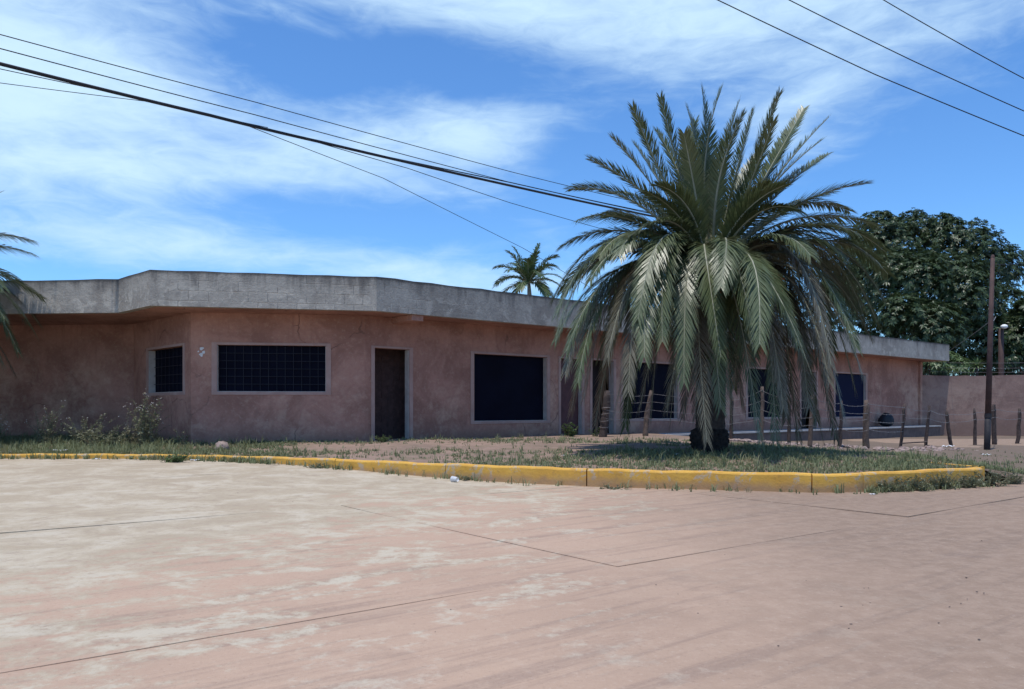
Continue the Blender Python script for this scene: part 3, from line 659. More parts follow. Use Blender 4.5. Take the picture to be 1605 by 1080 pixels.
for k in range(70):
    z = CZ-.75+.72*k/70; a = k*2.39996; r = .22; L = .16+.1*q.random()
    m.tube([(r*math.cos(a), r*math.sin(a), z), ((r+L*.6)*math.cos(a), (r+L*.6)*math.sin(a), z+.09), ((r+L)*math.cos(a), (r+L)*math.sin(a), z+.2)], [.05, .04, .028], 5)
m.build('leaf_stubs', MT['palm_bark'], palm)['kind'] = 'stuff'
# growing spear / heart
MB().tube([(0, 0, CZ-.15), (.02, 0, CZ+.5), (.05, -.03, CZ+1.1)], [.17, .09, .015], 8).build('heart', MT['rachis'], palm)
FR = []
for i, (px, py, dy, lift) in enumerate(TIPS):
    b, c, t = palm_frond_points(px, py, dy, lift); up = np.array((0, 0, CZ)); b, c, t = b+up, c+up, t+up
    old = py > 560 and i % 3 != 1
    V, F = frond_mesh(b, c, t, i, N=150, ll=.47 if py > 300 else .40, droop=.06 if py < 300 else .30, wid=.0125, vee=.45 if py < 300 else .22)
    me = MB(); me.v = [tuple(v) for v in V]; me.f = F
    dry = px < 965 and py > 575 and i % 2 == 0
    o = me.build('frond', MT['dry_palm_leaflet' if dry else 'old_palm_leaflet' if old else 'palm_leaflet'], palm); rachis_mesh(b, c, t).build('rachis', MT['rachis'], o); FR.append(o)
for (dx, dy, dz, s) in ((.90, -1.25, -.22, 3), (-.14, -1.15, -.25, 4), (.55, .5, -.1, 6)):   # orange-red fruit stalks
    q = random.Random(s); m = MB(); p0 = Vector((0, 0, CZ+.05))
    for k in range(26):
        e = Vector((dx+q.uniform(-.10, .10), dy+q.uniform(-.10, .10), CZ+dz+q.uniform(-.33, .12)-.05))
        c = (p0+e)/2+Vector((0, 0, .55)); m.tube([bez(p0, c, e, t/6) for t in range(7)], .006, 3, False)
        for g in range(7):
            pt = bez(p0, c, e, .62+.38*g/6); m.blob((pt.x+q.uniform(-.012, .012), pt.y+q.uniform(-.012, .012), pt.z), (.013, .013, .02), g, 5, 4, .1)
    o = m.build('fruit_stalk', MT['date_fruit'], palm); o['label'] = 'hanging orange-red date stalk'
def copy_tree(o, parent=None):
    c = o.copy(); COL.objects.link(c); c.parent = parent
    for ch in list(o.children): copy_tree(ch, c)
    return c
palm2 = copy_tree(palm); palm2.location = (-14.5, 17.5, gz(-14.5, 17.5)-.02); palm2.rotation_euler = (0, 0, R(9))
tag(palm2, 'date palm cut off by the left edge of the picture', 'palm tree')

# slim feather palm far behind the roof
def far_palm(x, y, ztop, g=.0, n=24, L=2.1, seed=2, label=''):
    base = -.4; r = empty('feather_palm', (x, y, base)); tag(r, label, 'palm tree'); q = random.Random(seed); H = ztop-base
    MB().tube([(0, 0, 0), (.1, 0, H*.5), (.05, 0, H-1.0), (0, 0, H)], [.24, .17, .15, .09], 9).build('trunk', MT['pole_concrete'], r, True)
    for i in range(n):
        a = i*2.39996+.4; e = R(75)-R(105)*(i/(n-1))**.8; l = L*q.uniform(.85, 1.1)
        t = Vector((math.cos(a)*math.cos(e)*l, math.sin(a)*math.cos(e)*l, math.sin(e)*l)); c = t*.55+Vector((0, 0, .38*l*math.cos(e)))
        z = Vector((0, 0, H)); V, F = frond_mesh(z, c+z, t+z, 100+i, N=44, ll=.62, droop=.35, wid=.034, start=.08)
        me = MB(); me.v = [tuple(v) for v in V]; me.f = F; o = me.build('frond', MT['far_palm_leaflet'], r); rachis_mesh(z, c+z, t+z, .03).build('rachis', MT['rachis'], o)
far_palm(.95, 45, CAMZ+(639-444)/1250*45, label='small feather palm showing above the roof behind the building')

# ------------------------------------------------------------------ broadleaf trees
def crown_mesh(lobes, n, seed, leaf=.34, k=12, wid=.3):
    """lobes (x,y,z,rx,ry,rz); leaf whorls spread over and inside the lobes"""
    g = np.random.default_rng(seed); L = np.array(lobes); area = (L[:, 3]*L[:, 5]); pick = g.choice(len(L), n, p=area/area.sum())
    d = g.normal(size=(n, 3)); d /= np.linalg.norm(d, axis=1)[:, None]; d[:, 2] = np.where(d[:, 2] < -.55, -d[:, 2], d[:, 2])
    rad = np.where(g.random(n) < .80, g.uniform(.86, 1.07, n), g.uniform(.45, .86, n)); bump = 1+.10*np.sin(d[:, 0]*7+pick)*np.sin(d[:, 1]*6)*np.sin(d[:, 2]*7+1)
    c = L[pick, :3]+d*L[pick, 3:]*(rad*bump)[:, None]
    ax = d+np.array((0, 0, .55)); ax /= np.linalg.norm(ax, axis=1)[:, None]
    u = np.cross(ax, (0.31, .2, .93)); u /= np.linalg.norm(u, axis=1)[:, None]; w = np.cross(ax, u)
    V = np.zeros((n, k, 4, 3)); size = leaf*g.uniform(.7, 1.25, n)
    for i in range(k):
        a = 2*np.pi*i/k+g.uniform(-.3, .3, n); o = u*np.cos(a)[:, None]+w*np.sin(a)[:, None]; lift = g.uniform(-.15, .75, n)
        dr = o+ax*lift[:, None]; dr /= np.linalg.norm(dr, axis=1)[:, None]; sd = np.cross(dr, ax); sd /= np.linalg.norm(sd, axis=1)[:, None]
        l = size*g.uniform(.75, 1.15, n)
        V[:, i, 0] = c; V[:, i, 1] = c+dr*(l*.5)[:, None]+sd*(l*wid*.5)[:, None]; V[:, i, 3] = c+dr*(l*.5)[:, None]-sd*(l*wid*.5)[:, None]
        V[:, i, 2] = c+dr*l[:, None]-np.array((0, 0, 1))*(l*.28)[:, None]
    return V.reshape(-1, 3), np.arange(n*k*4).reshape(-1, 4)
def px3(px, py, D): return ((px-802.5)/1250*D, D, CAMZ+(639-py)/1250*D)
def lobes_from(lst, D):
    out = []
    for px, py, r, dd in lst: x, y, z = px3(px, py, D+dd); rr = r/1250*D; out.append((x, y, z, rr, rr, rr*.92))
    return out
def broad_tree(base, lobes, n, seed, label, mat='mango_leaf', leaf=.225, tr=.34):
    t = empty('mango_tree', base); tag(t, label, 'tree'); B = Vector(base); lb = [(x-B.x, y-B.y, z-B.z, a, b, c) for x, y, z, a, b, c in lobes]
    V, F = crown_mesh(lb, n, seed, leaf); np_mesh('crown', V, F, MT[mat], t)
    zc = np.mean([l[2] for l in lb]); f = Vector((0, 0, zc*.45))
    MB().tube([(0, 0, -.2), (.05, 0, zc*.22), f], [tr*1.5, tr, tr*.85], 10).build('trunk', MT['bark'], t, True)
    for k, l in enumerate(lb[:9]):
        e = Vector(l[:3]); mid = f.lerp(e, .5)+Vector((0, 0, .4)); MB().tube([f-Vector((0, 0, .2)), mid, e], [tr*.55, tr*.33, tr*.1], 7).build('limb', MT['bark'], t, True)
    return t
ML = lobes_from([(1385, 398, 62, 0), (1440, 395, 62, 1), (1500, 408, 66, -1), (1553, 437, 58, 0), (1350, 420, 58, 2), (1400, 470, 78, -3), (1475, 480, 82, -3.5), (1545, 505, 62, -2),
    (1330, 500, 70, 1), (1420, 545, 60, -3), (1500, 560, 58, -3), (1375, 360, 32, 0), (1430, 352, 26, 1), (1478, 362, 28, -1), (1530, 388, 30, -1), (1575, 425, 28, 0),
    (1440, 440, 40, -6), (1510, 460, 38, -6), (1395, 430, 34, -5), (1460, 520, 44, -7), (1530, 530, 40, -5), (1415, 500, 36, -7), (1300, 470, 45, 3), (1450, 580, 42, 2), (1505, 590, 42, 2), (1560, 585, 45, 2), (1610, 580, 42, 2), (1400, 585, 40, 1)], 52)
broad_tree((26.2, 52, -.5), ML, 16000, 1, 'huge dark round mango tree rising behind the boundary wall')
RL = lobes_from([(1600, 530, 46, 0), (1635, 515, 52, 1), (1570, 560, 34, 0), (1660, 560, 50, 0), (1612, 490, 24, -1)], 47)
broad_tree((31.0, 47, -.5), RL, 2400, 2, 'smaller dark tree at the right edge, lower than the mango tree', leaf=.25, tr=.2)
BL = lobes_from([(1465, 574, 17, 0), (1485, 570, 19, .5), (1505, 576, 16, 0)], 41.5)
t = empty('shrub', (22.6, 41.5, -.4)); tag(t, 'pale green shrub poking over the boundary wall beside the roof end', 'shrub')
V, F = crown_mesh([(x-22.6, y-41.5, z+.4, a, b, c) for x, y, z, a, b, c in BL]+[(0, 0, 1.6, .7, .6, 1.2)], 420, 4, .22, 9); np_mesh('crown', V, F, MT['bright_leaf'], t)
MB().tube([(0, 0, -.1), (.05, 0, 1.2), (0, 0, 2.8)], [.08, .06, .03], 7).build('stem', MT['bark'], t)
# spiky rosette above the wall
t = empty('spiky_plant', (23.9, 41.0, -.4)); tag(t, 'light green spiky rosette plant above the boundary wall', 'plant'); q = random.Random(8)
MB().tube([(0, 0, 0), (.05, 0, 1.8), (0, 0, 3.75)], [.09, .07, .06], 7).build('stem', MT['bark'], t)
for k in range(34):
    a = k*2.39996; e = R(80)-R(110)*k/34; l = .62*q.uniform(.8, 1.1); dr = Vector((math.cos(a)*math.cos(e), math.sin(a)*math.cos(e), math.sin(e))); sd = dr.cross(Vector((.1, .2, 1))).normalized()*.035; c = Vector((0, 0, 3.75))
    MB().add([c-sd*.5, c+sd*.5, c+dr*l*.5+sd, c+dr*l*.5-sd, c+dr*l-Vector((0, 0, .12))], [(0, 1, 2, 3), (3, 2, 4)]).build('leaf', MT['bright_leaf'], t)

# ------------------------------------------------------------------ fence of crooked posts and barbed wire
fence = empty('barbed_wire_fence', (7, 22.5, .1)); tag(fence, 'crooked wooden post and barbed wire fence in front of the building', 'fence')
FO = Vector((7, 22.5, .1)); POSTS = []
def post(bx, by, tx, ty, D, w, mat='fence_wood', bend=0, seed=0):
    b = Vector(px3(bx, by, D)); t = Vector(px3(tx, ty, D)); g = gz(b.x, b.y); q = random.Random(seed+bx)
    b.z = g-.15; r = w/1250*D/2*.82; L = t-b; pts = []; rad = []
    for i in range(8):
        f_ = i/7; pts.append(b+L*f_+Vector((bend*math.sin(f_*math.pi)+q.uniform(-.012, .012), q.uniform(-.015, .015), 0))-FO); rad.append(r*(1.08-.2*f_)*q.uniform(.88, 1.12))
    rad[-1] *= .8
    o = MB().tube(pts, rad, 8).build('post', MT[mat], fence, True); POSTS.append((pts[-1]+FO, pts, r, o)); return o
for a in ((943, 688, 951, 612, 22.0, 15, 'fence_wood', .03), (1012, 685, 1022, 612, 22.2, 10, 'pale_fence_wood', -.05), (1146, 693, 1147, 622, 22.4, 7, 'fence_wood', 0), (1194, 702, 1195, 606, 22.0, 8, 'pale_fence_wood', .0),
          (1237, 704, 1237, 620, 21.6, 7, 'fence_wood', 0), (1269, 705, 1274, 618, 21.5, 10, 'pale_fence_wood', 0), (1315, 703, 1319, 628, 22.0, 7, 'fence_wood', .02), (1357, 702, 1358, 627, 22.4, 12, 'pale_fence_wood', 0),
          (1410, 698, 1418, 633, 23.6, 6, 'fence_wood', .02), (1450, 698, 1457, 636, 24.0, 6, 'fence_wood', 0), (1493, 696, 1484, 643, 25.0, 7, 'fence_wood', -.03), (1528, 695, 1527, 640, 25.6, 6, 'fence_wood', .02),
          (1558, 695, 1557, 634, 26.0, 9, 'fence_wood', 0), (1594, 695, 1598, 640, 26.6, 7, 'fence_wood', .02), (1650, 695, 1652, 640, 27.3, 7, 'fence_wood', .02)):
    post(*a)
q = random.Random(21)
for i in range(len(POSTS)-1):
    A, B = POSTS[i][1], POSTS[i+1][1]
    for k, h in enumerate((.93, .78, .62, .46) if i < 8 else (.9, .72)):
        at = lambda P_, h_: P_[int(h_*7)].lerp(P_[min(7, int(h_*7)+1)], h_*7-int(h_*7))
        a = at(A, h)-Vector((0, POSTS[i][2]*.95, 0)); b = at(B, h+q.uniform(-.03, .03))-Vector((0, POSTS[i+1][2]*.95, 0)); sag = q.uniform(.01, .06); m = MB(); pts = []
        for t in range(13): f_ = t/12; p = a.lerp(b, f_); p.z -= sag*4*f_*(1-f_); p.z += q.uniform(-.006, .006); pts.append(p)
        m.tube(pts, .0065, 4, False)
        nb = int((b-a).length/.16)
        for t in range(1, nb): p = a.lerp(b, t/nb); p.z -= sag*4*(t/nb)*(1-t/nb); m.tube([p+Vector((-.01, 0, -.02)), p+Vector((.01, 0, .02))], .003, 3, False)
        m.build('wire', MT['wire'], fence)
g0, g1 = POSTS[8][1], POSTS[9][1]
MB().tube([g0[1]+Vector((0, -.05, .08)), g1[1]+Vector((.02, -.05, .10))], .022, 6).build('rail', MT['pale_fence_wood'], fence)
for k, w in enumerate(( .3, .42, .55, .66)): # wire wound round the first thick post
    P_ = POSTS[0][1]; c = P_[int(w*7)].lerp(P_[min(7, int(w*7)+1)], w*7-int(w*7)); r = POSTS[0][2]*1.12
    MB().tube([(c.x+r*math.cos(a), c.y+r*math.sin(a), c.z+.02*math.sin(a+k)) for a in np.linspace(0, 2*math.pi, 15)], .006, 4, False).build('wire', MT['wire'], fence)

# ------------------------------------------------------------------ poles, lamp and overhead lines
pb = Vector(px3(1547, 706, 22.4)); pb.z = gz(pb.x, pb.y); pole = empty('utility_pole', pb); tag(pole, 'rusty brown steel pole with a black painted foot beside the fence', 'pole')
lean = Vector(((1556-1547)/1250*22.4, 0, 0)); Hp = 5.45-pb.z
pp = lambda z: (lean.x*z/Hp, 0, z)
MB().tube([pp(-.3), pp(.95)], [.082, .082], 14).build('painted_foot', MT['black_paint'], pole, True)
MB().tube([pp(.951), pp(3.0), pp(Hp)], [.080, .068, .05], 14).build('shaft', MT['rusty_steel'], pole, True)
MB().tube([pp(Hp-.02), pp(Hp+.05)], [.055, .03], 12).build('cap', MT['rusty_steel'], pole)
MB().tube([pp(.90), pp(1.02)], [.09, .09], 14).build('collar', MT['black_paint'], pole)
lb_ = Vector((27.6, 45, -.45)); lamp = empty('lamp_post', lb_); tag(lamp, 'thin dark lamp post with a white bulb head behind the boundary wall', 'lamp post')
Hl = px3(1571, 515, 45)[2]-lb_.z
MB().tube([(0, 0, 0), (0, 0, Hl*.6), (.0, 0, Hl)], [.17, .15, .13], 10).build('shaft', MT['rusty_steel'], lamp, True)
MB().tube([(0, 0, Hl-.05), (0, -.25, Hl+.08)], .04, 6).build('arm', MT['rusty_steel'], lamp)
MB().blob((0, -.28, Hl+.08), (.19, .19, .13), 1, 12, 8, 0).build('lamp_head', MT['lamp_white'], lamp, True)
hp = Vector((8.55, 36.8, .3)); hid = empty('utility_pole', hp); tag(hid, 'grey concrete power pole standing behind the big palm crown', 'pole')
MB().tube([(0, 0, 0), (0, 0, 9.3)], [.17, .11], 12).build('shaft', MT['pole_concrete'], hid, True)
MB().box(-.8, .8, -.05, .05, 8.8, 8.92).build('crossarm', MT['rusty_steel'], hid)
def wire_line(pts, r, label, sag=0, name='power_line', group=None, mat='cable'):
    """pts in metres; a hanging curve drawn through them"""
    P_ = [Vector(p) for p in pts]; out = []
    for i in range(len(P_)-1):
        for k in range(16):
            f_ = k/16; p = P_[i].lerp(P_[i+1], f_); p.z -= sag*4*f_*(1-f_); out.append(p)
    out.append(P_[-1]); o = P_[0]; m = MB().tube([p-o for p in out], r, 6); ob = m.build(name, MT[mat], None, True); ob.location = o; tag(ob, label, 'cable', group); return ob
DL = 17.0
def run(seq): return [px3(*s) for s in seq]
wire_line(run([(-420, -15, 15.2), (0, 100, 17), (330, 181, 20.2), (500, 222, 22.4), (800, 291, 27.8), (985, 331, 32.5), (1090, 352, 36.7)]), .040, 'thick black bundled cable sloping down across the left sky', .012)
wire_line(run([(-420, -62, 15.2), (0, 54, 17), (400, 160, 21), (800, 269, 27.8), (985, 314, 32.5), (1090, 340, 36.7)]), .011, 'topmost thin wire of the left overhead lines', .01)
wire_line(run([(-420, -42, 15.2), (0, 76, 17), (400, 180, 21), (800, 286, 27.8), (985, 326, 32.5), (1090, 346, 36.7)]), .012, 'thin wire between the topmost wire and the thick black cable', .01)
wire_line(run([(-420, 28, 15.2), (0, 108, 17), (200, 150, 19), (360, 188, 20.6)]), .009, 'thin wire hugging the underside of the thick black cable', .004)
wire_line(run([(-420, 90, 16), (0, 130, 18), (230, 159, 20), (420, 200, 21.2)]), .008, 'faint lowest wire at the left edge of the sky', .004)
wire_line(run([(380, 194, 20.8), (600, 279, 25), (820, 389, 32), (1010, 500, 44)]), .010, 'thin service wire dropping from the cable toward the small far palm', .004)
wire_line(run([(480, 218, 22), (640, 264, 25), (800, 318, 29), (955, 362, 34), (1088, 398, 36.7)]), .012, 'thin wire dropping from the cable into the left side of the palm crown', .006)
wire_line(run([(560, 236, 23.4), (800, 286, 27.8), (985, 327, 32.5), (1090, 350, 36.7)]), .018, 'second cable splitting off just above the thick black cable', .006)
for a, lab in (([(900, -110, 13), (1125, 0, 13), (1370, 116, 13.2), (1605, 213, 13.5), (1900, 318, 14)], 'lowest of the three wires across the upper right sky'),
               ([(960, -145, 13.8), (1237, 0, 13.8), (1430, 95, 14), (1605, 174, 14.3), (1900, 290, 15)], 'middle of the three wires across the upper right sky'),
               ([(1100, -175, 14.6), (1385, 0, 14.6), (1500, 66, 14.8), (1605, 123, 15), (1900, 270, 16)], 'topmost of the three wires across the upper right sky')):
    wire_line(run(a), .0085, lab, .006)
pt = lambda z: Vector((pb.x+lean.x*z/Hp, pb.y, pb.z+z))
wire_line([pt(3.55), (18.2, 30, 4.62), Vector(F4+(0,))+Vector((0, -.05, 3.95))], .009, 'service wire from the rusty pole to the roof end', .03, mat='wire')
wire_line([pt(5.2), (20, 27, 6.3), (32, 40, 9.2)], .008, 'thin wire leaving the top of the rusty pole to the right', .05)
for k, z in enumerate((2.95, 3.15, 3.40)):
    wire_line([(20.3, 38.65, z), (25, 38.65, z-.02), (30.5, 38.65, z+.02), (37, 38.65, z), (50, 38.65, z)], .005, ('lowest', 'middle', 'highest')[k]+' wire strand strung above the boundary wall', .03, 'wire_strand', mat='wire')
for x in (20.25, 25, 30.5, 37, 50): MB().tube([(x-30, .06, 2.6), (x-30, .06, 3.62)], .02, 6).build('wire_post', MT['rusty_steel'], gw)

# ------------------------------------------------------------------ rocks, rubble, litter
def rock(x, y, r, seed, label, mat='rock', name='rock', cat='rock', flat=.35, group=None):
    z = gz(x, y); o = MB().blob((0, 0, r[2]*.25), r, seed, 11, 8, .16, flat).build(name, MT[mat], None, True); o.location = (x, y, z); tag(o, label, cat, group); return o
rock(-6.3, 17.3, (.17, .14, .16), 4, 'pinkish boulder lying on the grass below the wide left window', flat=.5)
q = random.Random(31); m = MB()
for k in range(150):      # rubble under the fence
    x, y = q.uniform(5.4, 12.5), q.uniform(21.2, 23.4); r = q.uniform(.025, .11); m.blob((x, y, gz(x, y)+r*.1), (r*q.uniform(.8, 1.8), r, r*q.uniform(.4, .8)), k, 7, 5, .3, .5)
tag(m.build('rubble', MT['rock']), 'pale broken masonry strewn along the foot of the fence', 'rubble', None, 'stuff')
m = MB()
for k in range(60):      # pebbles and clods on the road
    x, y = q.uniform(-4.5, 8), q.uniform(3.2, 11.2); r = q.uniform(.002, .0055)
    if k < 34: x, y = 2.7+q.gauss(0, .8), 4.9+q.gauss(0, .5)
    m.blob((x, y, float(zroad(x, y))+.004+r*.2), (r*1.5, r*1.1, r*.6), k, 6, 4, .3)
tag(m.build('pebbles', MT['dark_pebble']), 'small dark pebbles scattered on the dusty road', 'pebbles', None, 'stuff')
def litter(x, y, kind, label, s=.1, rz=0, mat='white_litter', dz=0):
    z = gz(x, y)+dz; q = random.Random(int(abs(x*100)+y)); m = MB()
    if kind == 'cup':
        n = 14; r0, r1, h = s*.36, s*.5, s*1.1; vs = []; fs = []
        for r, zz_ in ((r0, 0), (r1, h), (r1*.93, h), (r0*.9, h*.06)):
            for k in range(n): a = 2*math.pi*k/n; vs.append((h*.2+zz_, r*math.cos(a), r1+r*math.sin(a)))
        for j in range(3):
            for k in range(n): fs.append((j*n+k, j*n+(k+1) % n, (j+1)*n+(k+1) % n, (j+1)*n+k))
        fs.append(tuple(range(n))); fs.append(tuple(range(3*n, 4*n))); m.add(vs, fs); nm = 'paper_cup'
    else:
        n = 9; vs = []; fs = []; nm = 'crumpled_paper'
        for i in range(n+1):
            for j in range(n+1):
                u, w = i/n-.5, j/n-.5; h = .25*s*(.5+.5*math.sin(u*9+1)*math.cos(w*8)+q.uniform(-.25, .25)); vs.append((u*s*2, w*s*1.3, h+.01))
        for i in range(n):
            for j in range(n): a = i*(n+1)+j; fs.append((a, a+n+1, a+n+2, a+1))
        m.add(vs, fs)
    o = m.build(nm, MT[mat], None, kind == 'cup'); o.location = (x, y, z); o.rotation_euler = (0, 0, rz); tag(o, label, 'litter'); return o
litter(-.84, 12.55, 'cup', 'white paper cup lying against the kerb near the middle', .10, 2.5)
litter(-6.1, 15.35, 'paper', 'white crumpled paper on the road under the kerb left of the boulder', .09, .4)
litter(-9.6, 16.9, 'paper', 'flat white scrap on the grass near the left palm', .17, .2)
litter(-10.6, 16.75, 'paper', 'tiny white scrap at the left end of the grass', .09, .2)
litter(-8.2, 15.75, 'paper', 'white scrap in the weeds on the road side of the left kerb', .06, .2)
litter(4.95, 10.95, 'paper', 'small white scrap at the foot of the kerb corner', .04, .2)
litter(2.95, 14.3, 'paper', 'bluish white scrap on the grass left of the palm trunk', .06, .9)
litter(.95, 14.6, 'paper', 'pale scrap on the grass midway between kerb cup and palm', .045, .9)
litter(11.6, 19.5, 'paper', 'white scrap on bare earth in front of the leaning gate posts', .09, .3)
litter(13.3, 24.3, 'paper', 'white rag on the ground behind the fence near the rusty pole', .17, .3)
# dark round sack on the porch
p = PR(25.9, -.42, .355); o = MB().blob((0, 0, .22), (.34, .28, .40), 3, 16, 10, .07, .55).build('black_sack', MT['black_sack'], None, True); o.location = p; tag(o, 'black rounded sack on the porch beside the last window', 'sack')

# ------------------------------------------------------------------ weeds and grass
def weed(x, y, h, n, spread, label, seed, leaf=.06, flowers=0, leaves=26, mat='weed_leaf', name='weed', cat='weed', lean_=0, droop=.2):
    z = gz(x, y); w = empty(name, (x, y, z)); tag(w, label, cat); q = random.Random(seed); st = MB(); lf = MB(); fl = MB()
    for i in range(n):
        a = q.uniform(0, 6.28); sp = spread*q.uniform(.2, 1); hh = h*q.uniform(.45, 1); b = Vector((q.uniform(-.3, .3)*spread, q.uniform(-.15, .15)*spread, -.03))
        e = b+Vector((math.cos(a)*sp+lean_*hh, math.sin(a)*sp*.6, hh)); c = (b+e)/2+Vector((0, 0, hh*droop)); pts = [bez(b, c, e, t/7) for t in range(8)]
        st.tube(pts, [.007*(1-.7*t/7) for t in range(8)], 4)
        for k in range(leaves):
            t = q.uniform(.08, 1); p = bez(b, c, e, t); l = leaf*q.uniform(.6, 1.4)*(1.15-.5*t); d = Vector((q.gauss(0, 1), q.gauss(0, 1), q.uniform(-.3, .8))).normalized(); s_ = d.cross(Vector((q.random(), q.random(), 1))).normalized()*l*.28
            lf.add([p, p+d*l*.5+s_, p+d*l-Vector((0, 0, l*.2)), p+d*l*.5-s_], [(0, 1, 2, 3)])
        if flowers and i % 2 == 0:
            for k in range(flowers): p = e+Vector((q.gauss(0, .03), q.gauss(0, .03), q.gauss(0, .03))); r = q.uniform(.007, .015); fl.blob(p, (r, r, r*.7), k, 5, 4, .2)
    st.build('stems', MT['weed_stem'], w); lf.build('leaves', MT[mat], w)
    if fl.v: fl.build('flowers', MT['petal'], w)['kind'] = 'stuff'
    return w
weed(-8.25, 18.0, 1.3, 24, .5, 'tallest weed with pale flowers under the small angled window', 1, .075, 4, 34)
weed(-8.9, 18.7, 1.1, 18, .7, 'leaning weed with long bare stalks left of the tallest weed', 2, .06, 2, 24, lean_=.5)
weed(-10.0, 18.7, .8, 24, .8, 'bushy weed at the foot of the shaded left wall', 3, .065, 1, 26, lean_=.3)
weed(-10.9, 18.6, 1.05, 20, .6, 'upright flowering weed between the bushy weed and the left palm', 4, .06, 3, 24, lean_=.12)
weed(-11.9, 18.3, .9, 20, .45, 'white flowered weed nearest the left palm', 5, .055, 5, 24)
weed(-9.3, 18.2, .6, 30, .9, 'low leafy weed in front of the leaning stalks', 6, .07, 0, 26)
weed(-7.5, 18.15, .5, 8, .4, 'short weed at the corner of the building', 7, .055, 0, 18)
weed(-12.8, 18.6, .45, 12, .7, 'low weeds behind the left palm', 16, .07, 0, 24)
weed(-6.35, 14.95, .22, 18, .45, 'leafy weed sprawling on the road below the left kerb', 8, .07, 0, 22, 'bright_leaf')
weed(-3.05, 18.75, .22, 14, .24, 'small bright bush in front of the first doorway', 9, .06, 0, 20, 'bright_leaf', 'bush', 'bush')
weed(1.62, 22.1, .42, 16, .36, 'small leafy bush beside the dark red door', 10, .10, 0, 18, 'bright_leaf', 'bush', 'bush')
weed(2.35, 22.35, .3, 8, .2, 'tiny bush between the red door and the dark doorway', 15, .06, 0, 16, 'bright_leaf', 'bush', 'bush')
weed(-3.5, 14.35, .13, 14, .35, 'small weed at the kerb foot below the first doorway', 11, .05, 0, 16)
weed(-.75, 12.95, .11, 16, .34, 'thin weed at the kerb foot around the white cup', 12, .05, 0, 14)
weed(1.5, 11.75, .09, 16, .42, 'thin weed at the kerb foot where two kerb pieces meet', 13, .045, 0, 14)
for k, (x, y, h) in enumerate(((5.35, 11.35, .20), (5.8, 11.5, .26), (6.3, 11.72, .28), (6.8, 11.95, .26), (7.35, 12.2, .30), (7.85, 12.55, .24))):
    weed(x, y, h, 22, .34, ('first', 'second', 'third', 'fourth', 'fifth', 'last')[k]+' weed clump from the kerb corner along the right kerb', 40+k, .055, 0, 18)
def blades(name, pts, h0, h1, label, seed, per=4, mat='grass_blade', wid=.007):
    g = np.random.default_rng(seed); n = len(pts); P_ = np.repeat(pts, per, 0); k = len(P_); P_[:, :2] += g.normal(0, .022, (k, 2))
    a = g.uniform(0, 2*np.pi, k); h = g.uniform(h0, h1, k)*np.repeat(g.uniform(.6, 1.25, n), per); ln = g.uniform(.15, .9, k); dr = np.stack([np.cos(a), np.sin(a), 0*a], -1); sd = np.stack([-np.sin(a), np.cos(a), 0*a], -1)*(wid*g.uniform(.7, 1.5, k))[:, None]
    up = np.array((0, 0, 1.)); mid = P_+dr*(h*ln*.35)[:, None]+up*(h*.62)[:, None]; tip = P_+dr*(h*ln)[:, None]+up*(h*(1-.25*ln))[:, None]
    V = np.stack([P_-sd, P_+sd, mid+sd*.8, mid-sd*.8, tip], 1).reshape(-1, 3); b = np.arange(k)*5
    F = np.stack([np.stack([b, b+1, b+2], -1), np.stack([b, b+2, b+3], -1), np.stack([b+3, b+2, b+4], -1)], 1).reshape(-1, 3)
    o = np_mesh(name, V, F, MT[mat]); tag(o, label, 'grass', None, 'stuff'); return o
g = np.random.default_rng(12); fx = np.array([p[0] for p in front]); fy = np.array([p[1] for p in front])
n = 84000; gxs = g.uniform(-17, 13, n); ky = np.interp(gxs, fx, fy); gys = ky+.03+g.random(n)**1.1*8.2
bx_ = np.interp(gxs, [-19, -10.2, -7.57, -3.58, 0, 4, 12], [22.1, 21.4, 18.8, 19.35, 21.2, 23.6, 26]); 
pat = .5+.5*nz(gxs*1.1, gys*1.6)+.25*np.sin(gxs*3.1+gys)*np.sin(gys*4.3)
path = np.exp(-((gys-(17.0-.14*(gxs+1)))/.55)**2)*smooth(-5.6, -3.2, gxs)*(1-smooth(1.0, 3.2, gxs))
lush = 1-smooth(-7, -3.5, gxs)+.9*np.exp(-(((gxs-4.2)/3.2)**2+((gys-13.3)/1.7)**2))
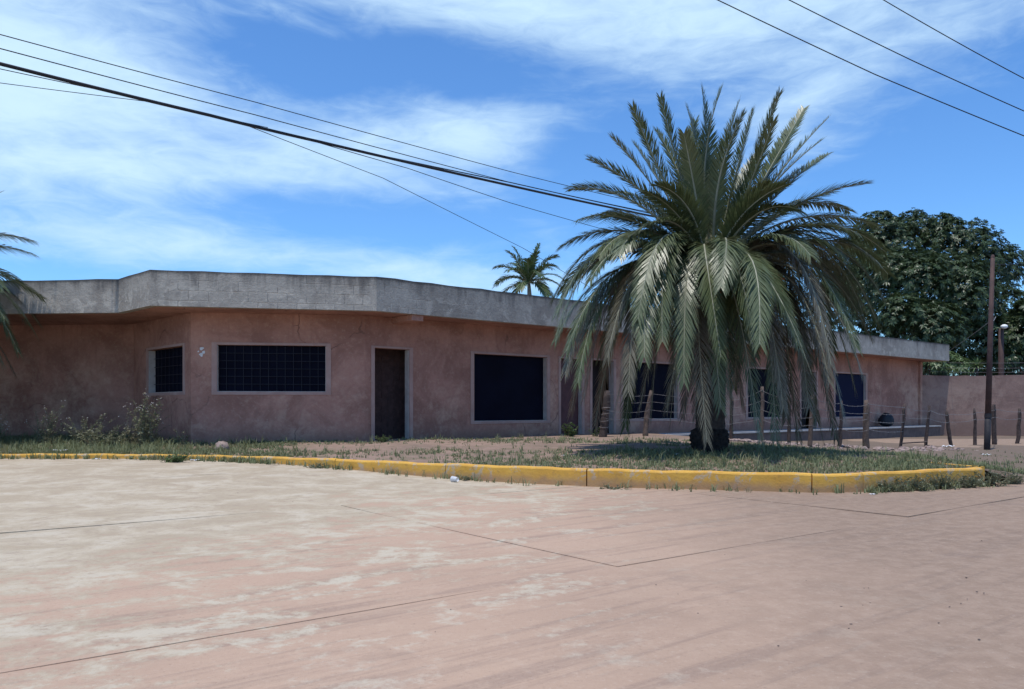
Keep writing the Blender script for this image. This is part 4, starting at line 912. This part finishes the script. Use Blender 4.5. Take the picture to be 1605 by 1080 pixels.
clump = smooth(.30, .62, .5+.5*np.sin(gxs*2.1+1.7*np.sin(gys*1.9))*np.sin(gys*3.3+1.3*np.sin(gxs*1.3))+.25*np.sin(gxs*6.3+gys*2)*np.sin(gys*7.7-gxs))
prob = np.clip((.05+.35*pat)*(.15+1.0*clump)+.95*lush*(.5+.5*clump)-1.3*path, .012, 1)*(1-.80*smooth(18.5, 20.5, gys)*smooth(3.5, 6, gxs))*(1-.8*smooth(8.2, 10, gxs))
keep = (gys < bx_-.1) & (g.random(n) < prob); px_, py_ = gxs[keep], gys[keep]
keep2 = (px_-3.81)**2+(py_-15.4)**2 > .34**2; px_, py_ = px_[keep2], py_[keep2]
blades('lawn_grass', np.stack([px_, py_, zsoil(px_, py_)-.005], -1), .022, .085, 'patchy short grass growing on the island', 3)
sel = g.random(len(px_)) < .045+.05*(px_ < -6)
blades('tall_grass', np.stack([px_[sel], py_[sel], zsoil(px_[sel], py_[sel])-.005], -1), .10, .24, 'taller grass tufts scattered over the island', 9, 6, wid=.005)
n = 5200; t = g.integers(0, len(KL)-1, n); kx = np.array([p[0] for p in KL])[t]; kyy = np.array([p[1] for p in KL])[t]; w = (.5+.5*nz(kx*1.3, kx*.7+2))
wl = np.where(kx < -4.5, .9, .22)+np.where(kx > 5.0, .9, 0); keep = (g.random(n) < w*wl) & (kx > -17); kx, kyy = kx[keep]+g.normal(0, .05, keep.sum()), kyy[keep]-np.abs(g.normal(0, .14, keep.sum()))-.02
blades('kerb_grass', np.stack([kx, kyy, zroad(kx, kyy)], -1), .04, .15, 'tufts of grass along the road side of the kerb', 4, 5)
n = 9000; vx = g.uniform(7.3, 15, n); vy = np.interp(vx, fx, fy)+g.random(n)**1.5*3.2; keep = g.random(n) < np.clip(.55*(.4+.8*nz(vx*1.2, vy*1.5)), 0, 1); vx, vy = vx[keep], vy[keep]
blades('verge_grass', np.stack([vx, vy, zsoil(vx, vy)-.03*0-.01], -1), .04, .12, 'thin grass on the dirt verge right of the island tip', 5, 4)
print('objects', len(bpy.data.objects))
